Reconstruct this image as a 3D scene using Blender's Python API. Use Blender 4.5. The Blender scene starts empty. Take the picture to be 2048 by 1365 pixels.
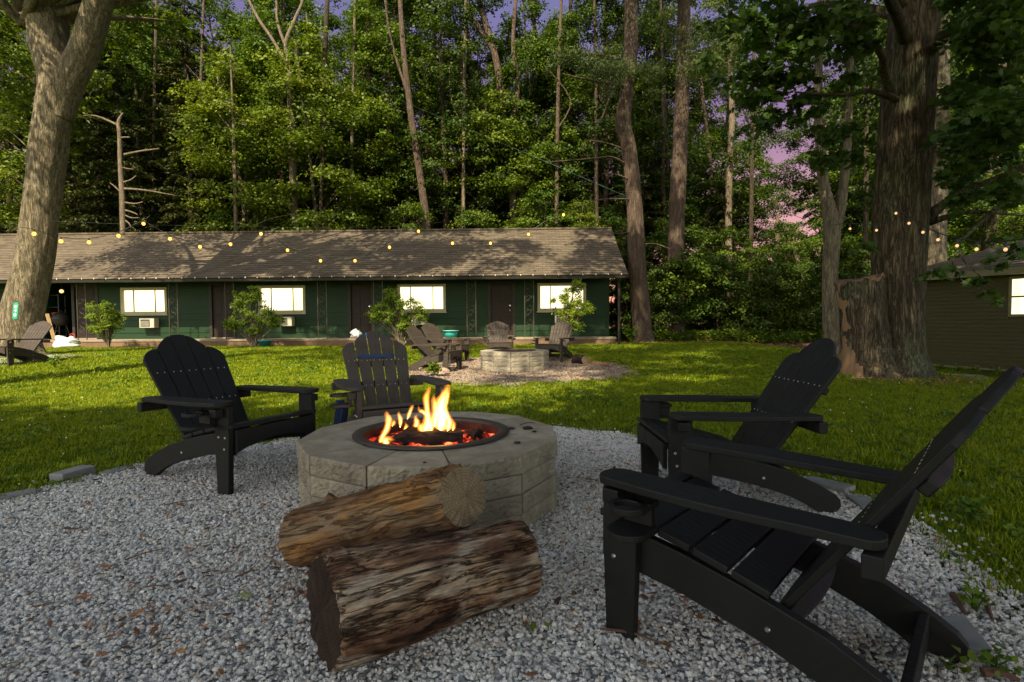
import bpy, math, random
import numpy as np
from mathutils import Vector, Matrix, noise
R = random.Random(7)
rad = math.radians
SC = bpy.context.scene
COL = SC.collection

# ------------------------------------------------------------------ camera, sky, sun, exposure
FPX, CAMH, PITCH, ROLL = 1050.0, 1.05, 2.1, -0.37
cam = bpy.data.cameras.new('camera')
cam.sensor_width = 36.0
cam.lens = 36.0 * FPX / 2048.0
cam.clip_start = 0.05
cam.clip_end = 600
camo = bpy.data.objects.new('camera', cam)
COL.objects.link(camo)
CAMM = Matrix.Translation((0, 0, CAMH)) @ Matrix.Rotation(rad(90 - PITCH), 4, 'X') @ Matrix.Rotation(rad(ROLL), 4, 'Z')
camo.matrix_world = CAMM
SC.camera = camo

SUN_TRAVEL = Vector((0.17, 0.62, -0.76)).normalized()
w = bpy.data.worlds.new('World')
SC.world = w
w.use_nodes = True
nt = w.node_tree
nt.nodes.clear()
out = nt.nodes.new('ShaderNodeOutputWorld')
bg = nt.nodes.new('ShaderNodeBackground')
sky = nt.nodes.new('ShaderNodeTexSky')
sky.sky_type = 'NISHITA'
sky.sun_disc = False
sky.sun_elevation = math.asin(-SUN_TRAVEL.z)
sky.sun_rotation = math.atan2(-SUN_TRAVEL.x, -SUN_TRAVEL.y)
tc = nt.nodes.new('ShaderNodeTexCoord')
sep = nt.nodes.new('ShaderNodeSeparateXYZ')
ramp = nt.nodes.new('ShaderNodeValToRGB')       # sky tint by height: dusky low, brightened out of view overhead for added light
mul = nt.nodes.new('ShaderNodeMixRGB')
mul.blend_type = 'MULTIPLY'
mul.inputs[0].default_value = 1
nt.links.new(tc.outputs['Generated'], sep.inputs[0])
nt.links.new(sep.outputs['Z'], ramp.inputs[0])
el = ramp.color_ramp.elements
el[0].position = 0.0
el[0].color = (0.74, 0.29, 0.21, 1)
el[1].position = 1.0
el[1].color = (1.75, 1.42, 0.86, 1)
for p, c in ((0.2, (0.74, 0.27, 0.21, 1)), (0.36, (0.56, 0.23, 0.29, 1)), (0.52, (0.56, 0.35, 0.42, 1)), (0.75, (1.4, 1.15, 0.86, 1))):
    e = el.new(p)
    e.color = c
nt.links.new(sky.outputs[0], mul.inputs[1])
# pink dusk to the north; unseen southern sky made neutral and brighter for fill
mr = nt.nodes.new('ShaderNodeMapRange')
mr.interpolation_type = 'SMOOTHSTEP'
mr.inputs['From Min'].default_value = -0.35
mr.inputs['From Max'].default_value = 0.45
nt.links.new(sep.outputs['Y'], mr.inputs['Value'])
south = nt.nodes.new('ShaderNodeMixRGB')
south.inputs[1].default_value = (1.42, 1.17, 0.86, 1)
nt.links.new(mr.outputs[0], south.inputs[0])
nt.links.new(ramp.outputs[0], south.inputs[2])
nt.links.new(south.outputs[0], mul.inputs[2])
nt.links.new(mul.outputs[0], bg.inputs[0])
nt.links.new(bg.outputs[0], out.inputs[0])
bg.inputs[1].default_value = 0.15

sun = bpy.data.lights.new('sun', 'SUN')
sun.energy = 4.8
sun.angle = rad(0.5)
sun.color = (1.0, 0.87, 0.6)
suno = bpy.data.objects.new('sun', sun)
COL.objects.link(suno)
suno.rotation_euler = SUN_TRAVEL.to_track_quat('-Z', 'Y').to_euler()

SC.view_settings.view_transform = 'Standard'
SC.view_settings.look = 'None'
SC.view_settings.gamma = 1
SC.view_settings.use_curve_mapping = False
SC.view_settings.exposure = 1.15
SC.cycles.max_bounces = 6
SC.cycles.transparent_max_bounces = 8
SC.cycles.diffuse_bounces = 3
SC.cycles.use_denoising = True

# ------------------------------------------------------------------ helpers
CAMI = CAMM.inverted()


def P(px, py, Y):
    """World point at distance Y in front, seen at photo pixel px, py."""
    d = CAMM.to_3x3() @ Vector(((px - 1024) / FPX, -(py - 682.5) / FPX, -1))
    o = CAMM.translation
    return o + d * (Y / d.y)


def smooth(t):
    t = min(1.0, max(0.0, t))
    return t * t * (3 - 2 * t)


def zg(x, y):
    z = 0.24 * smooth((y - 0.35 * min(x, 0) - 9.5) / 7.5)
    z -= 0.36 * smooth((x - 7.5) / 3.0) * smooth((y - 6) / 4) * smooth((22 - y) / 5)
    return z


def G(px, py, z=0.0):
    d = CAMM.to_3x3() @ Vector(((px - 1024) / FPX, -(py - 682.5) / FPX, -1))
    o = CAMM.translation
    t = (z - o.z) / d.z
    return o + d * t


def tag(o, label=None, cat=None, group=None, kind=None):
    if label: o['label'] = label
    if cat: o['category'] = cat
    if group: o['group'] = group
    if kind: o['kind'] = kind
    return o


def empty(name, loc=(0, 0, 0), rz=0.0, parent=None):
    o = bpy.data.objects.new(name, None)
    o.empty_display_size = 0.1
    COL.objects.link(o)
    o.location = loc
    o.rotation_euler = (0, 0, rz)
    if parent: o.parent = parent
    return o


def copy_tree(o, parent=None):
    c = o.copy()
    COL.objects.link(c)
    c.parent = parent
    for ch in list(o.children):
        copy_tree(ch, c)
    return c


class MB:
    def __init__(self):
        self.v, self.f, self.m = [], [], []

    def add(self, vs, fs, mi=0, M=None):
        n = len(self.v)
        if M is not None: vs = [M @ Vector(v) for v in vs]
        self.v += [tuple(v) for v in vs]
        self.f += [tuple(i + n for i in f) for f in fs]
        self.m += [mi] * len(fs)
        return self

    def box(self, x0, x1, y0, y1, z0, z1, M=None, mi=0):
        vs = [(x0, y0, z0), (x1, y0, z0), (x1, y1, z0), (x0, y1, z0), (x0, y0, z1), (x1, y0, z1), (x1, y1, z1), (x0, y1, z1)]
        fs = [(3, 2, 1, 0), (4, 5, 6, 7), (0, 1, 5, 4), (1, 2, 6, 5), (2, 3, 7, 6), (3, 0, 4, 7)]
        return self.add(vs, fs, mi, M)

    def prism(self, pts, h0, h1, M=None, mi=0):
        """Closed outline pts (a, b) in local x, y; thickness along local z."""
        n = len(pts)
        vs = [(a, b, h0) for a, b in pts] + [(a, b, h1) for a, b in pts]
        fs = [tuple(range(n - 1, -1, -1)), tuple(range(n, 2 * n))]
        fs += [(i, (i + 1) % n, n + (i + 1) % n, n + i) for i in range(n)]
        return self.add(vs, fs, mi, M)

    def tube(self, pts, rs, sides=8, cap=True, mi=0, fn=None, smooth_path=0):
        pts = [Vector(p) for p in pts]
        if not hasattr(rs, '__len__'): rs = [rs] * len(pts)
        if smooth_path:
            pts, rs = spline(pts, rs, smooth_path)
        n = len(pts)
        base = len(self.v)
        up = Vector((0, 0, 1))
        t0 = (pts[1] - pts[0]).normalized()
        ref = Vector((1, 0, 0)) if abs(t0.x) < 0.9 else Vector((0, 1, 0))
        a = t0.cross(ref).normalized()
        for i, p in enumerate(pts):
            t = (pts[min(i + 1, n - 1)] - pts[max(i - 1, 0)]).normalized()
            a = (a - t * a.dot(t)).normalized()
            b = t.cross(a)
            for k in range(sides):
                th = 2 * math.pi * k / sides
                d = a * math.cos(th) + b * math.sin(th)
                r = rs[i]
                if fn: r = fn(p, d, r, th, i / (n - 1))
                self.v.append(tuple(p + d * r))
        for i in range(n - 1):
            for k in range(sides):
                k2 = (k + 1) % sides
                self.f.append((base + i * sides + k, base + i * sides + k2, base + (i + 1) * sides + k2, base + (i + 1) * sides + k))
                self.m.append(mi)
        if cap:
            self.f.append(tuple(base + k for k in range(sides - 1, -1, -1)))
            self.f.append(tuple(base + (n - 1) * sides + k for k in range(sides)))
            self.m += [mi, mi]
        return self

    def lathe(self, prof, sides=24, M=None, mi=0, closed=False):
        vs, fs = [], []
        n = len(prof)
        for r, z in prof:
            for k in range(sides):
                th = 2 * math.pi * k / sides
                vs.append((r * math.cos(th), r * math.sin(th), z))
        for i in range(n if closed else n - 1):
            j = (i + 1) % n
            for k in range(sides):
                k2 = (k + 1) % sides
                fs.append((i * sides + k, i * sides + k2, j * sides + k2, j * sides + k))
        return self.add(vs, fs, mi, M)

    def blob(self, c, r, seed=0, rough=0.25, n=10, m=7, sq=(1, 1, 1), mi=0):
        c = Vector(c)
        vs, fs = [], []
        for i in range(m + 1):
            ph = math.pi * i / m
            for k in range(n):
                th = 2 * math.pi * k / n
                d = Vector((math.sin(ph) * math.cos(th), math.sin(ph) * math.sin(th), math.cos(ph)))
                q = 1 + rough * noise.noise(d * 1.7 + Vector((seed * 3.1, seed * 1.7, 0)))
                vs.append(c + Vector((d.x * sq[0], d.y * sq[1], d.z * sq[2])) * r * q)
        for i in range(m):
            for k in range(n):
                k2 = (k + 1) % n
                fs.append((i * n + k, (i + 1) * n + k, (i + 1) * n + k2, i * n + k2))
        return self.add(vs, fs, mi)

    def mesh(self, name, mats, smooth_shade=False):
        me = bpy.data.meshes.new(name)
        me.from_pydata(self.v, [], self.f)
        for m in (mats if isinstance(mats, (list, tuple)) else [mats]): me.materials.append(m)
        if any(self.m): me.polygons.foreach_set('material_index', self.m)
        if smooth_shade: me.polygons.foreach_set('use_smooth', [True] * len(self.f))
        me.validate()
        me.update()
        return me

    def build(self, name, mats, parent=None, sm=False, bevel=0, loc=None):
        o = bpy.data.objects.new(name, self.mesh(name, mats, sm))
        COL.objects.link(o)
        if parent: o.parent = parent
        if loc is not None: o.location = loc
        if bevel:
            b = o.modifiers.new('bevel', 'BEVEL')
            b.width = bevel
            b.segments = 2
            b.limit_method = 'ANGLE'
            b.angle_limit = rad(35)
        return o


def link(name, me, parent=None, loc=None, rot=None, scale=None):
    o = bpy.data.objects.new(name, me)
    COL.objects.link(o)
    if parent: o.parent = parent
    if loc is not None: o.location = loc
    if rot is not None: o.rotation_euler = rot
    if scale is not None: o.scale = (scale, scale, scale) if not hasattr(scale, '__len__') else scale
    return o


def spline(pts, rs, k):
    """Catmull-Rom with k steps per segment."""
    P_, R_ = [], []
    n = len(pts)
    for i in range(n - 1):
        p0, p1, p2, p3 = pts[max(i - 1, 0)], pts[i], pts[i + 1], pts[min(i + 2, n - 1)]
        for j in range(k):
            t = j / k
            P_.append(0.5 * ((2 * p1) + (p2 - p0) * t + (2 * p0 - 5 * p1 + 4 * p2 - p3) * t * t + (3 * p1 - p0 - 3 * p2 + p3) * t ** 3))
            R_.append(rs[i] + (rs[i + 1] - rs[i]) * smooth(t))
    P_.append(pts[-1])
    R_.append(rs[-1])
    return P_, R_


# ------------------------------------------------------------------ materials
class NT:
    def __init__(self, name):
        self.mat = bpy.data.materials.new(name)
        self.mat.use_nodes = True
        self.t = self.mat.node_tree
        self.t.nodes.clear()
        self.out = self.n('ShaderNodeOutputMaterial')

    def n(self, kind, **kw):
        nd = self.t.nodes.new(kind)
        for k, v in kw.items():
            if k.startswith('i_'):
                key = k[2:]
                key = int(key) if key.isdigit() else key.replace('_', ' ')
                nd.inputs[key].default_value = v
            else:
                setattr(nd, k, v)
        return nd

    def l(self, a, b):
        self.t.links.new(a, b)

    def coords(self, scale=(1, 1, 1), kind='Object'):
        if kind == 'World':
            src = self.n('ShaderNodeNewGeometry').outputs['Position']
        else:
            src = self.n('ShaderNodeTexCoord').outputs[kind]
        mp = self.n('ShaderNodeMapping')
        mp.inputs['Scale'].default_value = scale
        self.l(src, mp.inputs[0])
        return mp.outputs[0]

    def noise(self, co, scale, detail=4, rough=0.6, dist=0):
        nd = self.n('ShaderNodeTexNoise', i_Scale=scale, i_Detail=detail, i_Roughness=rough, i_Distortion=dist)
        self.l(co, nd.inputs['Vector'])
        return nd.outputs['Fac']

    def ramp(self, fac, stops, interp='LINEAR'):
        nd = self.n('ShaderNodeValToRGB')
        nd.color_ramp.interpolation = interp
        e = nd.color_ramp.elements
        while len(e) < len(stops): e.new(0.5)
        for i, (p, c) in enumerate(stops):
            e[i].position = p
            e[i].color = (*c, 1) if len(c) == 3 else c
        self.l(fac, nd.inputs[0])
        return nd.outputs[0]

    def mix(self, fac, a, b, blend='MIX'):
        nd = self.n('ShaderNodeMixRGB', blend_type=blend)
        for s, i in ((fac, 0), (a, 1), (b, 2)):
            if isinstance(s, (int, float)): nd.inputs[i].default_value = s
            elif isinstance(s, (tuple, list)): nd.inputs[i].default_value = (*s, 1)
            else: self.l(s, nd.inputs[i])
        return nd.outputs[0]

    def math(self, op, a, b=0.0):
        nd = self.n('ShaderNodeMath', operation=op)
        for s, i in ((a, 0), (b, 1)):
            if isinstance(s, (int, float)): nd.inputs[i].default_value = s
            else: self.l(s, nd.inputs[i])
        return nd.outputs[0]

    def bsdf(self, color, rough=0.7, bump=None, bstr=0.3, bdist=0.01, spec=0.4, metal=0.0):
        b = self.n('ShaderNodeBsdfPrincipled')
        for s, k in ((color, 'Base Color'), (rough, 'Roughness'), (metal, 'Metallic')):
            if isinstance(s, (tuple, list)): b.inputs[k].default_value = (*s, 1)
            elif isinstance(s, (int, float)): b.inputs[k].default_value = s
            else: self.l(s, b.inputs[k])
        b.inputs['Specular IOR Level'].default_value = spec
        if bump is not None:
            bp = self.n('ShaderNodeBump', i_Strength=bstr, i_Distance=bdist)
            self.l(bump, bp.inputs['Height'])
            self.l(bp.outputs[0], b.inputs['Normal'])
        self.l(b.outputs[0], self.out.inputs[0])
        return b


def simple(name, c1, c2=None, rough=0.7, scale=8, bump=0.2, bdist=0.005, spec=0.4, metal=0, stretch=(1, 1, 1), detail=6):
    m = NT(name)
    co = m.coords(stretch)
    f = m.noise(co, scale, detail)
    c = m.ramp(f, [(0.3, c1), (0.7, c2 or tuple(x * 0.75 for x in c1))])
    m.bsdf(c, rough, f, bump, bdist, spec, metal)
    return m.mat


def leaf_mat(name, dark, mid, light, trans=0.35, rough=0.55, var=0.25):
    m = NT(name)
    at = m.n('ShaderNodeAttribute', attribute_name='shade')
    oi = m.n('ShaderNodeObjectInfo')
    f = m.math('ADD', at.outputs['Fac'], m.math('MULTIPLY', m.math('SUBTRACT', oi.outputs['Random'], 0.5), var))
    c = m.ramp(f, [(0.05, dark), (0.5, mid), (0.95, light)])
    d = m.n('ShaderNodeBsdfPrincipled', i_Roughness=rough)
    d.inputs['Specular IOR Level'].default_value = 0.25
    m.l(c, d.inputs['Base Color'])
    t = m.n('ShaderNodeBsdfTranslucent')
    tcol = m.mix(1.0, c, (1.0, 1.05, 0.45), 'MULTIPLY')
    m.l(tcol, t.inputs[0])
    mx = m.n('ShaderNodeMixShader', i_0=trans)
    m.l(d.outputs[0], mx.inputs[1])
    m.l(t.outputs[0], mx.inputs[2])
    m.l(mx.outputs[0], m.out.inputs[0])
    return m.mat


def bark_mat(name, c1, c2, c3, sx=1.0, moss=None, bd=0.03):
    m = NT(name)
    co = m.coords((9 * sx, 9 * sx, 1.3 * sx), 'Object')
    a = m.noise(co, 1.6, 8, 0.65, 0.6)
    v = m.noise(m.coords((24 * sx, 24 * sx, 2.6 * sx), 'Object'), 1.4, 10, 0.72, 0.9)
    v2 = m.noise(m.coords((13 * sx, 13 * sx, 1.7 * sx), 'Object'), 1.3, 4, 0.6, 0.8)
    thin = m.ramp(m.math('ABSOLUTE', m.math('SUBTRACT', v2, 0.5)), [(0.0, (0, 0, 0)), (0.035, (1, 1, 1))])
    crack = m.mix(1.0, m.ramp(v, [(0.38, (0, 0, 0)), (0.5, (1, 1, 1))]), thin, 'MULTIPLY')
    col = m.ramp(a, [(0.25, c1), (0.5, c2), (0.75, c3)])
    big = m.noise(m.coords((1, 1, 0.6)), 1.1, 3)
    if moss:
        col = m.mix(m.ramp(big, [(0.48, (0, 0, 0)), (0.66, (0.75, 0.75, 0.75))]), col, moss)
    col = m.mix(m.math('MULTIPLY', m.math('SUBTRACT', 1.0, crack), 0.65), col, tuple(x * 0.3 for x in c1))
    h = m.math('ADD', m.math('MULTIPLY', crack, 0.6), a)
    m.bsdf(col, 0.9, h, 0.9, bd, 0.15)
    return m.mat


M = {}
M['leaf_maple'] = leaf_mat('leaf_maple', (0.028, 0.058, 0.006), (0.064, 0.115, 0.008), (0.125, 0.17, 0.014))
M['leaf_deep'] = leaf_mat('leaf_deep', (0.02, 0.042, 0.008), (0.048, 0.085, 0.01), (0.095, 0.13, 0.016))
M['leaf_bright'] = leaf_mat('leaf_bright', (0.042, 0.074, 0.006), (0.098, 0.145, 0.009), (0.18, 0.21, 0.016), 0.35)
M['leaf_hemlock'] = leaf_mat('leaf_hemlock', (0.018, 0.028, 0.008), (0.045, 0.055, 0.012), (0.09, 0.09, 0.018), 0.15)
M['leaf_pine'] = leaf_mat('leaf_pine', (0.03, 0.05, 0.012), (0.06, 0.09, 0.02), (0.11, 0.13, 0.03), 0.2)
M['leaf_oak'] = leaf_mat('leaf_oak', (0.025, 0.055, 0.012), (0.052, 0.1, 0.018), (0.09, 0.145, 0.022), 0.35)
M['leaf_azalea'] = leaf_mat('leaf_azalea', (0.07, 0.12, 0.012), (0.14, 0.21, 0.016), (0.25, 0.3, 0.025), 0.35)
M['grass'] = leaf_mat('grass_blade', (0.05, 0.095, 0.003), (0.185, 0.24, 0.005), (0.34, 0.36, 0.01), 0.4, 0.5, 0.4)
M['weed'] = leaf_mat('weed_leaf', (0.05, 0.1, 0.01), (0.09, 0.16, 0.015), (0.15, 0.22, 0.02), 0.3, 0.5, 0.4)
M['bark_grey'] = bark_mat('bark_grey', (0.1, 0.08, 0.052), (0.2, 0.165, 0.112), (0.34, 0.285, 0.2), 1.0)
M['bark_oak'] = bark_mat('bark_oak', (0.045, 0.034, 0.022), (0.105, 0.082, 0.055), (0.2, 0.165, 0.11), 0.75, (0.13, 0.15, 0.085), 0.05)
M['bark_pine'] = bark_mat('bark_pine', (0.07, 0.048, 0.037), (0.135, 0.096, 0.074), (0.2, 0.152, 0.118), 1.2)
M['bark_dark'] = bark_mat('bark_dark', (0.035, 0.025, 0.018), (0.08, 0.06, 0.042), (0.14, 0.11, 0.08), 1.4)
M['bark_dead'] = bark_mat('bark_dead', (0.11, 0.083, 0.06), (0.21, 0.165, 0.12), (0.32, 0.26, 0.195), 1.6, None, 0.015)
M['metal_bolt'] = simple('metal_bolt', (0.7, 0.7, 0.7), (0.5, 0.5, 0.5), 0.3, 30, 0, metal=1.0)
M['wire'] = simple('wire_black', (0.02, 0.02, 0.02), rough=0.5)


def plastic(name, c, c2, rough=0.42):
    m = NT(name)
    co = m.coords((1, 1, 1))
    a = m.noise(m.coords((3, 3, 3)), 3, 4)
    wv = m.n('ShaderNodeTexWave', i_Scale=9.0, i_Distortion=7.0, i_Detail=2.0)
    wv.inputs['Detail Scale'].default_value = 1.2
    m.l(co, wv.inputs[0])
    fine = m.noise(co, 160, 3)
    col = m.ramp(a, [(0.3, c), (0.7, c2)])
    dust = m.ramp(m.noise(co, 14, 6, 0.7), [(0.55, (0, 0, 0)), (0.8, (0.35, 0.35, 0.35))])
    col = m.mix(dust, col, tuple(min(1, x * 1.5 + 0.008) for x in c2))
    h = m.math('ADD', m.math('MULTIPLY', wv.outputs['Fac'], 0.8), m.math('MULTIPLY', fine, 0.5))
    rg = m.ramp(a, [(0.3, (rough,) * 3), (0.7, (rough + 0.15,) * 3)])
    m.bsdf(col, rg, h, 0.35, 0.002, 0.3)
    return m.mat


M['black'] = plastic('black_poly_lumber', (0.0045, 0.0045, 0.005), (0.008, 0.008, 0.0085), 0.5)
M['taupe'] = plastic('taupe_poly_lumber', (0.046, 0.037, 0.033), (0.066, 0.053, 0.047), 0.5)
M['brown'] = plastic('brown_poly_lumber', (0.034, 0.025, 0.02), (0.055, 0.042, 0.033), 0.55)
# ------------------------------------------------------------------ ground and gravel beds
NEAR_BED = (-0.48, 2.75, 2.5)
FAR_BED = (0.12, 11.0, 2.45)
LEFT_BED = (-12.6, 12.4, 2.5)


def bed_r(bed, th):
    r = bed[2] + 0.16 * noise.noise(Vector((math.cos(th) * 2.2 + bed[0], math.sin(th) * 2.2 + bed[1], 3.3))) + 0.07 * noise.noise(Vector((math.cos(th) * 9, math.sin(th) * 9, bed[1])))
    if bed is NEAR_BED:      # the bed runs on a little towards the photographer
        r += 0.5 * max(0, -math.sin(th)) ** 2
    return r


def in_bed(x, y, bed, grow=0.0):
    dx, dy = x - bed[0], y - bed[1]
    return math.hypot(dx, dy) < bed_r(bed, math.atan2(dy, dx)) + grow


def ground_mat():
    m = NT('lawn_soil')
    co = m.coords((1, 1, 1), 'World')
    big = m.noise(co, 0.5, 4)
    fine = m.noise(co, 18, 6, 0.7)
    grass = m.ramp(fine, [(0.3, (0.035, 0.07, 0.004)), (0.7, (0.11, 0.16, 0.008))])
    dirt = m.ramp(fine, [(0.3, (0.06, 0.035, 0.022)), (0.7, (0.17, 0.1, 0.065))])
    sp = m.n('ShaderNodeSeparateXYZ')
    m.l(co, sp.inputs[0])
    edge = m.math('ADD', sp.outputs['Y'], m.math('MULTIPLY', m.math('SUBTRACT', big, 0.5), 3.0))
    mask = m.ramp(m.math('MULTIPLY', m.math('SUBTRACT', edge, 18.6), 1.2), [(0.0, (0, 0, 0)), (1.0, (1, 1, 1))])
    # worn soil round the big oak
    ok = m.n('ShaderNodeVectorMath', operation='DISTANCE')
    m.l(co, ok.inputs[0])
    ok.inputs[1].default_value = (6.9, 9.6, -0.1)
    om = m.ramp(m.math('ADD', m.math('MULTIPLY', ok.outputs['Value'], 0.5), m.math('MULTIPLY', big, 0.6)), [(0.75, (1, 1, 1)), (1.05, (0, 0, 0))])
    mk = m.mix(1.0, mask, om, 'ADD')
    m.bsdf(m.mix(mk, grass, dirt), 0.95, fine, 0.8, 0.03, 0.1)
    return m.mat


def make_ground():
    xs = np.concatenate([np.linspace(-300, -26, 18), np.linspace(-24, 24, 121), np.linspace(26, 300, 18)])
    ys = np.concatenate([np.linspace(-120, -4, 12), np.linspace(-3, 24, 91), np.linspace(26, 400, 24)])
    V = [(x, y, zg(x, y)) for y in ys for x in xs]
    nx = len(xs)
    F = [(j * nx + i, j * nx + i + 1, (j + 1) * nx + i + 1, (j + 1) * nx + i) for j in range(len(ys) - 1) for i in range(nx - 1)]
    mb = MB()
    mb.add(V, F)
    return tag(mb.build('ground', ground_mat(), sm=True), kind='structure', label='mown lawn running back to the edge of the wood')


make_ground()


def gravel_mat(name, tint):
    m = NT(name)
    co = m.coords((1, 1, 1), 'World')
    vo = m.n('ShaderNodeTexVoronoi', i_Scale=62.0)
    m.l(co, vo.inputs['Vector'])
    sp = m.n('ShaderNodeSeparateColor')
    m.l(vo.outputs['Color'], sp.inputs[0])
    c = m.ramp(sp.outputs[0], [(0.0, tuple(0.35 * t for t in tint)), (0.5, tuple(0.8 * t for t in tint)), (1.0, tint)])
    dirt = m.ramp(m.noise(co, 2.2, 6, 0.7), [(0.5, (0, 0, 0)), (0.75, (0.7, 0.7, 0.7))])
    c = m.mix(dirt, c, (0.16, 0.12, 0.09))
    h = m.math('SUBTRACT', 1.0, m.math('MULTIPLY', vo.outputs['Distance'], 1.6))
    m.bsdf(c, 0.85, h, 1.0, 0.012, 0.2)
    return m.mat


def make_bed(name, bed, mat, lift, label):
    V, F = [(bed[0], bed[1], zg(bed[0], bed[1]) + lift)], []
    n, rings = 96, 10
    for j in range(1, rings + 1):
        for k in range(n):
            th = 2 * math.pi * k / n
            r = bed_r(bed, th) * j / rings
            x, y = bed[0] + r * math.cos(th), bed[1] + r * math.sin(th)
            V.append((x, y, zg(x, y) + (lift if j < rings else -0.02)))
    for k in range(n):
        F.append((0, 1 + k, 1 + (k + 1) % n))
    for j in range(rings - 1):
        for k in range(n):
            a, b = 1 + j * n + k, 1 + j * n + (k + 1) % n
            F.append((a, a + n, b + n, b))
    mb = MB()
    mb.add(V, F)
    return tag(mb.build(name, mat, sm=True), label, kind='structure')


GM = gravel_mat('gravel_bed_stone', (0.5, 0.5, 0.5))
make_bed('gravel_path', NEAR_BED, GM, 0.012, 'grey gravel bed round the burning fire pit')
make_bed('gravel_path', FAR_BED, gravel_mat('far_gravel_stone', (0.24, 0.19, 0.15)), 0.014, 'pale gravel bed round the unlit fire pit near the motel')
make_bed('gravel_path', LEFT_BED, GM, 0.012, 'weedy gravel bed at the left edge by the big forked tree')

# ------------------------------------------------------------------ the green motel
WA = rad(1.5)
WO = Vector((3.5, 19.0, 0))                       # right front corner of its wall
WU_ = Vector((-math.cos(WA), math.sin(WA), 0))     # along the wall, to the left
WN = Vector((-math.sin(WA), -math.cos(WA), 0))     # out of the wall, to the lawn
# local frame of the motel: x along the wall to the RIGHT (0 at right corner, negative left), y into the building, z up
MM = Matrix(((-WU_.x, -WN.x, 0, WO.x), (-WU_.y, -WN.y, 0, WO.y), (0, 0, 1, 0), (0, 0, 0, 1)))
MI = MM.inverted()


def wall_at(px, py, off=0.0):
    """Motel-local (x, z) where the ray through a photo pixel meets the plane y = off."""
    o = MI @ CAMM.translation
    d = MI.to_3x3() @ (CAMM.to_3x3() @ Vector(((px - 1024) / FPX, -(py - 682.5) / FPX, -1)))
    t = (off - o.y) / d.y
    p = o + d * t
    return p.x, p.z


def siding_mat(name, c1, c2, sc=3):
    m = NT(name)
    co = m.coords((1, 1, 6), 'World')
    f = m.noise(co, sc, 6, 0.65)
    g = m.noise(m.coords((0.35, 0.35, 14), 'World'), 6, 4)
    m.bsdf(m.ramp(f, [(0.3, c1), (0.75, c2)]), 0.6, g, 0.25, 0.006, 0.3)
    return m.mat


M['green'] = siding_mat('green_siding', (0.003, 0.021, 0.005), (0.005, 0.032, 0.0075))
M['door'] = siding_mat('brown_door_paint', (0.014, 0.009, 0.007), (0.024, 0.014, 0.011))
M['cream'] = siding_mat('cream_trim', (0.35, 0.31, 0.2), (0.45, 0.41, 0.29))
M['dark_trim'] = siding_mat('dark_trim', (0.02, 0.018, 0.014), (0.035, 0.03, 0.025))
M['iron'] = simple('painted_iron', (0.06, 0.05, 0.035), (0.035, 0.03, 0.022), 0.6, 30)


def glass_lit(name, col, strength):
    m = NT(name)
    e = m.n('ShaderNodeEmission', i_Strength=strength)
    co = m.coords((1, 1, 1), 'World')
    f = m.noise(co, 0.9, 3)
    wv = m.n('ShaderNodeTexWave', i_Scale=5.0, i_Distortion=1.5)
    m.l(co, wv.inputs[0])
    f = m.math('ADD', m.math('MULTIPLY', f, 0.6), m.math('MULTIPLY', wv.outputs['Fac'], 0.3))
    c = m.ramp(f, [(0.2, (col[0] * 0.9, col[1] * 0.84, col[2] * 0.7)), (0.6, col)])
    m.l(c, e.inputs[0])
    g = m.n('ShaderNodeBsdfGlossy', i_Roughness=0.1)
    mx = m.n('ShaderNodeMixShader', i_0=0.06)
    m.l(e.outputs[0], mx.inputs[1])
    m.l(g.outputs[0], mx.inputs[2])
    m.l(mx.outputs[0], m.out.inputs[0])
    return m.mat


M['lit'] = glass_lit('lit_window_glass', (1.0, 0.9, 0.55), 0.95)
M['concrete'] = simple('worn_concrete', (0.3, 0.25, 0.19), (0.2, 0.15, 0.11), 0.9, 5, 0.5, 0.01, 0.15)
M['slab_face'] = simple('reddish_slab_face', (0.2, 0.12, 0.08), (0.12, 0.075, 0.05), 0.9, 4, 0.5, 0.01, 0.15)
M['ac_white'] = simple('aged_white_metal', (0.5, 0.47, 0.4), (0.4, 0.37, 0.3), 0.5, 9)
M['black_metal'] = simple('dull_black_metal', (0.018, 0.018, 0.018), (0.03, 0.028, 0.026), 0.55, 12)


def roof_mat():
    m = NT('asphalt_shingle')
    co = m.coords((1, 1, 1), 'Object')
    br = m.n('ShaderNodeTexBrick', i_Scale=1.0)
    br.inputs['Color1'].default_value = (0.092, 0.075, 0.058, 1)
    br.inputs['Color2'].default_value = (0.135, 0.11, 0.085, 1)
    br.inputs['Mortar'].default_value = (0.06, 0.05, 0.04, 1)
    br.inputs['Mortar Size'].default_value = 0.008
    br.inputs['Brick Width'].default_value = 0.3
    br.inputs['Row Height'].default_value = 0.16
    m.l(co, br.inputs['Vector'])
    f = m.noise(co, 2.0, 6, 0.7)
    g = m.noise(co, 90, 3)
    c = m.mix(0.6, br.outputs['Color'], m.ramp(f, [(0.3, (0.5, 0.48, 0.45)), (0.7, (1.25, 1.2, 1.1))]), 'MULTIPLY')
    m.bsdf(c, 0.92, g, 0.5, 0.004, 0.2)
    return m.mat


M['shingle'] = roof_mat()
motel = empty('motel_building')
motel.matrix_world = MM
tag(motel, 'long low dark green motel with shingled gable roof and four glowing windows', 'building')
SLABZ, EAVEZ, LEFT = 0.5, 2.6, -27.0
ROWH = 0.235

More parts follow.
